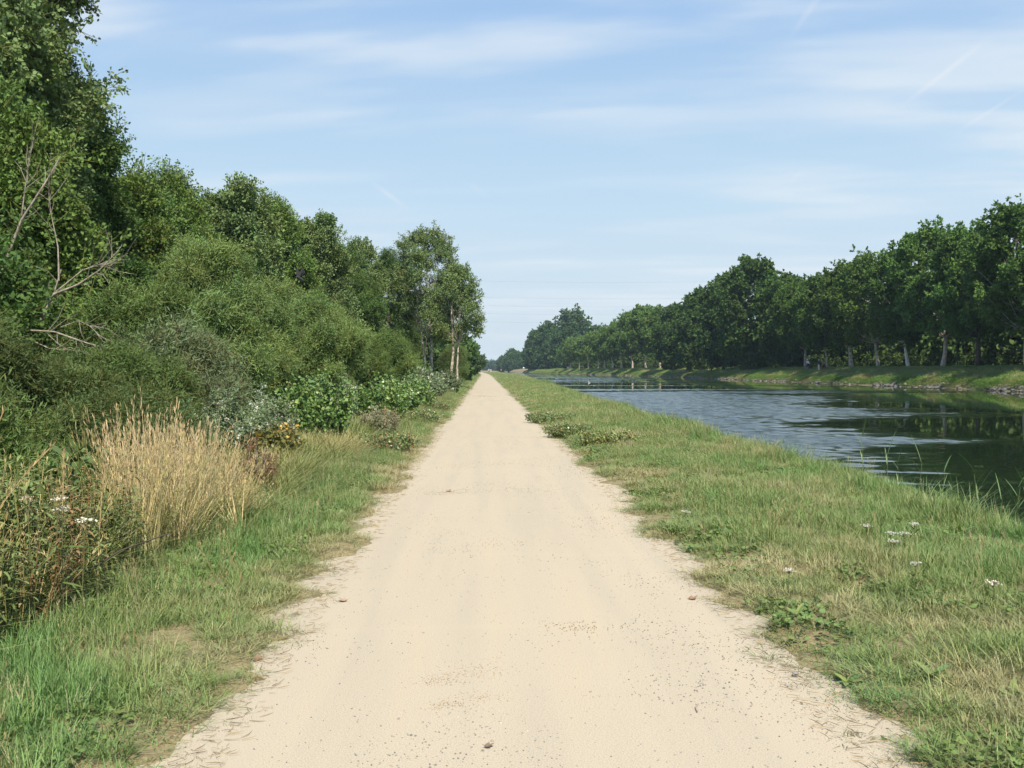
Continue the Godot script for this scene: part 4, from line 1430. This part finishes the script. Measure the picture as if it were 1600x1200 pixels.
func bicycle(label: String, at: Vector3, turn: float, bags: Color) -> Node3D:
	var root := thing("bicycle", label, "bicycle", at, "bicycles on the far bank path", turn)
	# forward is -z
	for z in [0.52, -0.52]:
		var w := Node3D.new()
		w.name = "wheel"
		root.add_child(w, true)
		w.position = Vector3(0, 0.34, z)
		var ty := Shape.new()
		ty.ring(Vector3.ZERO, Vector3.RIGHT, 0.33, 0.02, 26, 6)
		part("tyre", ty.mesh(), matt(Color(0.02, 0.02, 0.02)), w)
		var rim := Shape.new()
		rim.ring(Vector3.ZERO, Vector3.RIGHT, 0.305, 0.01, 26, 5)
		for k in 10:
			var d := Vector3(0, cos(TAU * k / 10.0), sin(TAU * k / 10.0))
			rim.tube([d * 0.02, d * 0.3], [0.003, 0.003], 4)
		part("rim", rim.mesh(), matt(Color(0.4, 0.4, 0.4), 0.4), w)
	var f := Shape.new()
	var seat := Vector3(0, 0.82, 0.22)
	var crank := Vector3(0, 0.3, 0.06)
	var head := Vector3(0, 0.85, -0.32)
	for pr in [[crank, seat], [crank, head], [seat, head + Vector3(0, -0.03, 0)], [crank, Vector3(0, 0.34, 0.52)], [seat, Vector3(0, 0.34, 0.52)], [head, Vector3(0, 0.34, -0.52)], [head, head + Vector3(0, 0.16, 0.04)], [seat, seat + Vector3(0, 0.12, 0.03)]]:
		f.tube(pr, [0.017, 0.017], 6)
	part("frame", f.mesh(), matt(Color(0.05, 0.05, 0.06), 0.4), root)
	var hb := Shape.new()
	hb.tube([Vector3(-0.29, 1.02, -0.16), Vector3(-0.15, 1.03, -0.27), Vector3(0.15, 1.03, -0.27), Vector3(0.29, 1.02, -0.16)], [0.014, 0.013, 0.013, 0.014], 6)
	part("handlebar", hb.mesh(), matt(Color(0.05, 0.05, 0.05), 0.5), root)
	var sd := Shape.new()
	sd.tube([Vector3(0, 0.95, 0.38), Vector3(0, 0.96, 0.3), Vector3(0, 0.95, 0.1)], [0.06, 0.075, 0.025], 8)
	part("saddle", sd.mesh(), matt(Color(0.03, 0.025, 0.02)), root)
	for sx in [-1, 1]:
		var b := Shape.new()
		b.box(Vector3(0.17 * sx, 0.58, 0.56), Vector3(0.15, 0.36, 0.36))
		b.box(Vector3(0.17 * sx, 0.775, 0.56), Vector3(0.17, 0.03, 0.39))
		part("pannier", b.mesh(), matt(bags), root)
	return root


func rider(label: String, at: Vector3, turn: float, top: Color, helmet: Color, crouch: float) -> void:
	var skin := Color(0.42, 0.25, 0.17)
	var shorts := Color(0.02, 0.02, 0.028)
	var hip := Vector3(0, 1.02, 0.24)
	var neck := Vector3(0, 1.50 - crouch * 0.32, -0.04 - crouch * 0.22)
	var head := neck + Vector3(0, 0.16, -0.07)
	var caps := [
		[hip + Vector3(-0.07, 0, 0), hip + Vector3(0.07, 0, 0), 0.13, 0.13, shorts], [hip, hip.lerp(neck, 0.55), 0.14, 0.16, top], [hip.lerp(neck, 0.55), neck + Vector3(0, -0.08, 0.02), 0.16, 0.13, top],
		[neck + Vector3(-0.15, -0.06, 0), neck + Vector3(0.15, -0.06, 0), 0.075, 0.075, top], [neck, head, 0.055, 0.055, skin], [head + Vector3(0, 0.0, 0.0), head + Vector3(0, 0.05, 0.01), 0.085, 0.095, skin],
		[head + Vector3(0, 0.09, 0.02), head + Vector3(0, 0.085, -0.03), 0.105, 0.10, helmet], [head + Vector3(0, -0.02, -0.085), head + Vector3(0, -0.035, -0.10), 0.018, 0.016, skin],
	]
	for sx in [-1.0, 1.0]:
		var sh := neck + Vector3(0.19 * sx, -0.07, 0)
		var hand := Vector3(0.28 * sx, 1.05, -0.17)
		var elbow := sh.lerp(hand, 0.52) + Vector3(0.05 * sx, -0.05, 0.06)
		caps.append([sh, elbow, 0.055, 0.045, top])
		caps.append([elbow, hand, 0.04, 0.03, skin])
		caps.append([hand, hand + Vector3(0, -0.01, -0.08), 0.035, 0.03, skin])
		var foot := Vector3(0.11 * sx, 0.30 + 0.16 * sx, 0.06 - 0.02 * sx)
		var knee := Vector3(0.12 * sx, 0.70 + 0.10 * sx, -0.14)
		caps.append([hip + Vector3(0.09 * sx, -0.03, 0), knee, 0.10, 0.065, shorts if sx < 0 else shorts])
		caps.append([knee, foot + Vector3(0, 0.04, 0.04), 0.06, 0.04, skin])
		caps.append([foot + Vector3(0, 0, 0.06), foot + Vector3(0, -0.01, -0.14), 0.045, 0.04, Color(0.05, 0.05, 0.05)])
	var o := part("person", body(caps, 0.026, 0.03), M.plain, self)
	o.position = at
	o.rotation.y = turn
	tag(o, label, "person", "cyclists on the far bank")


func walker(label: String, at: Vector3, turn: float, top: Color, legs: Color, hair: Color) -> void:
	var skin := Color(0.42, 0.25, 0.17)
	var caps := [
		[Vector3(-0.08, 0.95, 0), Vector3(0.08, 0.95, 0), 0.125, 0.125, legs], [Vector3(0, 1.02, 0), Vector3(0, 1.36, 0), 0.14, 0.15, top], [Vector3(-0.16, 1.42, 0), Vector3(0.16, 1.42, 0), 0.07, 0.07, top],
		[Vector3(0, 1.42, 0), Vector3(0, 1.58, 0), 0.055, 0.055, skin], [Vector3(0, 1.60, 0), Vector3(0, 1.67, 0), 0.08, 0.09, skin], [Vector3(0, 1.68, 0.02), Vector3(0, 1.66, 0.05), 0.098, 0.09, hair], [Vector3(0, 1.6, -0.09), Vector3(0, 1.585, -0.1), 0.016, 0.016, skin],
	]
	for sx in [-1.0, 1.0]:
		caps.append([Vector3(0.2 * sx, 1.41, 0), Vector3(0.25 * sx, 1.13, 0.03 * sx), 0.052, 0.042, top])
		caps.append([Vector3(0.25 * sx, 1.13, 0.03 * sx), Vector3(0.26 * sx, 0.88, -0.08 * sx), 0.04, 0.03, skin])
		caps.append([Vector3(0.26 * sx, 0.88, -0.08 * sx), Vector3(0.26 * sx, 0.79, -0.1 * sx), 0.036, 0.024, skin])
		caps.append([Vector3(0.09 * sx, 0.92, 0), Vector3(0.1 * sx, 0.5, -0.1 * sx), 0.10, 0.065, legs])
		caps.append([Vector3(0.1 * sx, 0.5, -0.1 * sx), Vector3(0.1 * sx, 0.09, -0.12 * sx), 0.06, 0.042, legs])
		caps.append([Vector3(0.1 * sx, 0.05, -0.1 * sx), Vector3(0.1 * sx, 0.04, -0.25 * sx - 0.02), 0.045, 0.04, Color(0.05, 0.05, 0.05)])
	var o := part("person", body(caps, 0.03, 0.03), M.plain, self)
	o.position = at
	o.rotation.y = turn
	tag(o, label, "person", "people far down the path")


func make_small_things() -> void:
	var y := func(x: float, d: float) -> float: return land(x, d) + 0.022
	var x1: float = far_edge(146.0) + 4.1
	var x2: float = far_edge(143.0) + 4.5
	bicycle("dark bicycle with panniers ridden by the person in the white top", Vector3(x1, y.call(x1, 146.0), -146.0), 0.5, Color(0.03, 0.03, 0.04))
	rider("person in a white top cycling on the far bank", Vector3(x1, y.call(x1, 146.0), -146.0), 0.5, Color(0.75, 0.76, 0.80), Color(0.7, 0.7, 0.75), 0.0)
	bicycle("dark bicycle with panniers ridden by the crouching person", Vector3(x2 + 1.2, y.call(x2 + 1.2, 145.0), -145.0), 0.6, Color(0.03, 0.035, 0.05))
	rider("crouching person in dark clothes cycling behind the white topped one", Vector3(x2 + 1.2, y.call(x2 + 1.2, 145.0), -145.0), 0.6, Color(0.035, 0.04, 0.06), Color(0.45, 0.55, 0.6), 0.8)
	walker("person in a pale shirt far down the path", Vector3(2.6, 0.02, -430.0), 0.2, Color(0.72, 0.66, 0.62), Color(0.6, 0.52, 0.48), Color(0.2, 0.06, 0.04))
	walker("person in white beside the pale shirted one, farther left", Vector3(1.7, 0.02, -436.0), 0.1, Color(0.7, 0.68, 0.72), Color(0.1, 0.1, 0.14), Color(0.08, 0.05, 0.03))
	walker("person in pink and dark clothes standing on the grass by the water", Vector3(6.3, land(6.3, 380.0), -380.0), 1.4, Color(0.65, 0.42, 0.38), Color(0.08, 0.06, 0.06), Color(0.05, 0.03, 0.02))
	# posts
	var pb := thing("bollard", "short cream bollard on the far bank beside the thin reddish post", "bollard", on_land(far_edge(144.5) + 5.3, 144.5))
	var s := Shape.new()
	s.tube([Vector3(0, -0.1, 0), Vector3(0, 0.9, 0), Vector3(0, 0.96, 0), Vector3(0, 1.0, 0)], [0.13, 0.13, 0.115, 0.06], 12)
	part("post", s.mesh(), matt(Color(0.72, 0.66, 0.48)), pb)
	s = Shape.new()
	s.ring(Vector3(0, 0.84, 0), Vector3.UP, 0.13, 0.012, 16, 5)
	part("band", s.mesh(), matt(Color(0.4, 0.36, 0.26)), pb)
	var pp := thing("marker_post", "thin reddish brown post taller than the cream bollard", "post", on_land(far_edge(144.0) + 5.6, 144.0))
	s = Shape.new()
	s.tube([Vector3(0, -0.1, 0), Vector3(0.01, 0.8, 0), Vector3(0, 1.5, 0)], [0.085, 0.08, 0.075], 8)
	part("post", s.mesh(), matt(Color(0.24, 0.12, 0.07)), pp)
	s = Shape.new()
	s.tube([Vector3(0, 1.5, 0), Vector3(0, 1.56, 0)], [0.078, 0.03], 8)
	part("cap", s.mesh(), matt(Color(0.5, 0.45, 0.4)), pp)
	var lb := thing("lifebuoy_stand", "orange red lifebuoy on a post by the far waterline", "lifebuoy", on_land(far_edge(235.0) + 5.4, 235.0))
	s = Shape.new()
	s.tube([Vector3(0, -0.1, 0.12), Vector3(0, 1.3, 0.12)], [0.05, 0.045], 8)
	part("post", s.mesh(), matt(Color(0.2, 0.14, 0.1)), lb)
	s = Shape.new()
	s.ring(Vector3(0, 1.15, 0.24), Vector3(0.25, 0, 1), 0.3, 0.075, 24, 8)
	part("buoy_ring", s.mesh(), matt(Color(0.62, 0.13, 0.06), 0.5), lb)
	var sg := thing("sign_board", "small white sign board on the far bank below the distant dark trees", "sign", on_land(far_edge(400.0) + 3.0, 400.0))
	s = Shape.new()
	s.tube([Vector3(0, -0.1, 0), Vector3(0, 1.0, 0)], [0.05, 0.05], 8)
	part("post", s.mesh(), matt(Color(0.3, 0.3, 0.3)), sg)
	s = Shape.new()
	s.box(Vector3(0, 0.9, 0.06), Vector3(1.0, 0.8, 0.04), Basis(Vector3.UP, -0.1))
	part("board", s.mesh(), matt(Color(0.62, 0.62, 0.6)), sg)
	var s2 := thing("round_sign", "farthest small round white sign at the water's far end", "sign", on_land(far_edge(560.0) + 1.5, 560.0))
	s = Shape.new()
	s.tube([Vector3(0, -0.1, 0), Vector3(0, 1.6, 0)], [0.06, 0.06], 8)
	part("post", s.mesh(), matt(Color(0.3, 0.3, 0.3)), s2)
	s = Shape.new()
	s.tube([Vector3(0, 1.6, 0.07), Vector3(0, 1.6, 0.12)], [0.5, 0.5], 20)
	part("disc", s.mesh(), matt(Color(0.75, 0.76, 0.78)), s2)
	# gull on the water
	var gull := thing("gull", "small white bird floating on the dark band of water", "bird", Vector3(14.6, WATER, -134.0))
	gull.scale = Vector3.ONE * 0.75
	s = Shape.new()
	s.tube([Vector3(0.2, 0.10, 0), Vector3(0.1, 0.07, 0), Vector3(-0.05, 0.05, 0), Vector3(-0.14, 0.09, 0), Vector3(-0.16, 0.17, 0), Vector3(-0.2, 0.2, 0), Vector3(-0.25, 0.19, 0)], [0.01, 0.05, 0.085, 0.06, 0.035, 0.04, 0.008], 10)
	part("body", s.mesh(), matt(Color(0.75, 0.75, 0.74)), gull)
	s = Shape.new()
	for sx in [-1, 1]:
		s.tube([Vector3(-0.08, 0.1, 0.06 * sx), Vector3(0.06, 0.12, 0.07 * sx), Vector3(0.22, 0.12, 0.02 * sx)], [0.03, 0.04, 0.006], 6)
	part("wings", s.mesh(), matt(Color(0.4, 0.42, 0.45)), gull)
	# bird in flight
	var bird := thing("flying_bird", "dark bird with a raised wing flying in front of the left trees", "bird", Vector3(-5.55, 4.3, -29.0), "", 1.15)
	s = Shape.new()
	s.tube([Vector3(0.2, -0.03, 0), Vector3(0.1, 0.0, 0), Vector3(-0.02, 0.02, 0), Vector3(-0.1, 0.04, 0), Vector3(-0.15, 0.06, 0), Vector3(-0.2, 0.055, 0)], [0.012, 0.04, 0.055, 0.04, 0.035, 0.006], 8)
	part("body", s.mesh(), matt(Color(0.05, 0.055, 0.065)), bird)
	for sz in [-1.0, 1.0]:
		var w := Shape.new()
		for k in 6:
			var f := k / 5.0
			w.blade(Vector3(-0.07 + f * 0.1, 0.05 + 0.02 * f, 0.03 * sz), Vector3(0.3, 0, 0), Vector3(0.1 + 0.25 * f, 0.95 - 0.25 * f, 0.25 * sz).normalized(), lerpf(0.36, 0.22, f), 0.055, 0.25, 4, Color.WHITE, 0.4)
		part("wing", w.mesh(), matt(Color(0.03, 0.033, 0.04)), bird)
	s = Shape.new()
	for k in 5:
		s.blade(Vector3(0.17, -0.02, 0), Vector3(0, -1, 0), Vector3(1, -0.25, (k - 2) * 0.12).normalized(), 0.17, 0.035, 0.1, 3, Color.WHITE, 0.6)
	part("tail", s.mesh(), matt(Color(0.03, 0.033, 0.04)), bird)
	# power line wires across the canal
	var heights := [[32.0, "highest of the power line wires across the distant sky"], [26.6, "second highest power line wire across the distant sky"], [24.0, "third highest power line wire, just below the second"], [21.4, "fourth power line wire, second lowest across the sky"], [18.6, "lowest power line wire just above the distant trees"]]
	for k in heights.size():
		var w := Shape.new()
		var pts := []
		var radii := []
		for q in 25:
			var f := q / 24.0
			pts.append(Vector3(lerpf(-90.0, 150.0, f), heights[k][0] + 10.0 * pow(2.0 * f - 1.0, 2.0) * 0.35 - 1.0 * f, -330.0 - k * 3.0))
			radii.append(0.02)
		w.tube(pts, radii, 4)
		tag(part("power_line", w.mesh(), matt(Color(0.3, 0.31, 0.32), 0.6), self), heights[k][1], "power line", "power line wires")


func make_kit() -> void:
	K.near_leaf = leaf_clump(76, 0.09, 0.055, 0.45, 0.1)
	K.poplar_leaf = leaf_clump(56, 0.105, 0.085, 0.35, 0.2)
	K.willow_leaf = leaf_clump(150, 0.115, 0.02, 0.4, 0.05)
	K.far_leaf = leaf_clump(40, 0.21, 0.15, 0.45, 0.1, false)
	K.herb_leaf = leaf_clump(40, 0.24, 0.09, 0.4, 0.2)
	K.broad_leaf = leaf_clump(14, 0.26, 0.21, 0.38, 0.15)
	K.silver_leaf = leaf_clump(26, 0.20, 0.12, 0.42, 0.05)
	var s := Shape.new()
	for k in 26:
		var a := rng.randf() * TAU
		var out := Vector3(cos(a), 0, sin(a))
		var up := (Vector3.UP + out * rng.randf_range(0.02, 0.22)).normalized()
		var h := rng.randf_range(0.45, 1.15)
		var root := out * 0.09 * rng.randf()
		var c := grey(0.8, 1.2)
		s.blade(root, out, up, h, 0.006, rng.randf_range(0.02, 0.3), 4, c, 0.2)
		if h > 0.8:
			for q in 9:
				s.blade(root + up * h * rng.randf_range(0.75, 0.95) + out * h * 0.08, any_dir(), (up + any_dir() * 0.3).normalized(), 0.05, 0.006, 0.1, 2, c * 0.9, 0.5)
	K.dry_tuft = s.mesh()
	s = Shape.new()
	s.blade(Vector3.ZERO, Vector3(1, 0, 0), Vector3.UP, 0.075, 0.0035, 0.25, 4, Color.WHITE, 0.3)
	K.straw = s.mesh()
	s = Shape.new()
	for k in 2:
		var tip := Vector3(rng.randf_range(-0.06, 0.06), rng.randf_range(0.24, 0.32), rng.randf_range(-0.06, 0.06))
		s.tube([Vector3.ZERO, tip * 0.5 + Vector3(0, 0.01, 0), tip], [0.0013, 0.0011, 0.0008], 3)
		for q in 9:
			s.blade(tip * rng.randf_range(0.78, 1.0), any_dir(), (Vector3.UP + any_dir() * 0.4).normalized(), 0.022, 0.004, 0.1, 2, grey(0.8, 1.1), 0.5)
	K.seed_stem = s.mesh()
	K.long_tuft = grass_tuft(24, 0.4, 1.0, 0.008, 0.1, 0.9, 5)
	s = Shape.new()
	for k in 4:
		var a := k * 1.7 + rng.randf()
		var out := Vector3(cos(a), 0, sin(a))
		var top := out * rng.randf_range(0.05, 0.22) + Vector3(0, rng.randf_range(0.7, 1.0), 0)
		s.tube([out * 0.04, out * 0.05 + top * 0.5, top], [0.006, 0.005, 0.002], 4, Color(1.3, 0.9, 0.75))
		for q in 22:
			var f := rng.randf_range(0.1, 1.0)
			var b := rng.randf() * TAU
			var o2 := Vector3(cos(b), 0, sin(b))
			s.blade(top * f + out * 0.05 * (1.0 - f), Vector3.DOWN, (o2 + Vector3.UP * rng.randf_range(-0.1, 0.6)).normalized(), rng.randf_range(0.06, 0.15), 0.03, rng.randf_range(0.1, 0.5), 3, grey(0.75, 1.25), 0.35)
	K.weed = s.mesh()
	s = Shape.new()
	var sm := SphereMesh.new()
	sm.radius = 1.0
	sm.height = 2.0
	sm.radial_segments = 7
	sm.rings = 3
	var arr := sm.get_mesh_arrays()
	var vs: PackedVector3Array = arr[Mesh.ARRAY_VERTEX]
	var idx: PackedInt32Array = arr[Mesh.ARRAY_INDEX]
	for k in range(0, idx.size(), 3):
		var q := []
		for e in 3:
			var v := vs[idx[k + e]]
			q.append(v * (1.0 + 0.4 * rough_noise.get_noise_3dv(v * 45.0)))
		if (q[1] - q[0]).cross(q[2] - q[0]).length() > 1e-5:
			var flip: bool = (q[1] - q[0]).cross(q[2] - q[0]).dot(q[0]) < 0.0
			s.face(q[0], q[2] if flip else q[1], q[1] if flip else q[2], Color.WHITE)
	K.stone = s.mesh()


func _ready() -> void:
	rng.seed = 20240817
	soft_noise.seed = 3
	soft_noise.frequency = 0.05
	soft_noise.fractal_octaves = 3
	rough_noise.seed = 4
	rough_noise.frequency = 0.12
	rough_noise.fractal_octaves = 3
	tone_noise.seed = 6
	tone_noise.frequency = 0.03
	tone_noise.fractal_octaves = 3
	# camera
	var cam := Camera3D.new()
	cam.name = "camera"
	cam.position = Vector3(0, 1.6, 0)
	cam.rotation_degrees = Vector3(-0.88, -1.605, 0)
	cam.fov = 43.6
	cam.near = 0.1
	cam.far = 4000.0
	add_child(cam)
	# sky, haze and exposure
	var env := Environment.new()
	env.background_mode = Environment.BG_SKY
	env.sky = Sky.new()
	var pano := PanoramaSkyMaterial.new()
	pano.panorama = make_sky()
	env.sky.sky_material = pano
	env.tonemap_mode = Environment.TONE_MAPPER_LINEAR
	env.tonemap_exposure = EXPOSURE
	env.sdfgi_enabled = true
	env.ssao_enabled = true
	env.ssil_enabled = true
	env.fog_enabled = true
	env.fog_density = 0.00017
	env.fog_light_color = Color(0.72, 0.82, 0.92)
	var world := WorldEnvironment.new()
	world.name = "world_environment"
	world.environment = env
	add_child(world)
	# sun: high behind the camera, a little to its right
	var sun := DirectionalLight3D.new()
	sun.name = "sun"
	sun.light_color = Color(1.0, 0.95, 0.86)
	sun.light_energy = 1.35
	sun.light_angular_distance = 0.5
	sun.shadow_enabled = true
	add_child(sun)
	sun.look_at_from_position(Vector3(0.14, 0.78, 0.61) * 50.0, Vector3.ZERO)
	make_materials()
	make_kit()
	make_ground()
	make_left_wood()
	make_right_bank()
	make_grass()
	make_verge_plants()
	make_path_details()
	make_small_things()
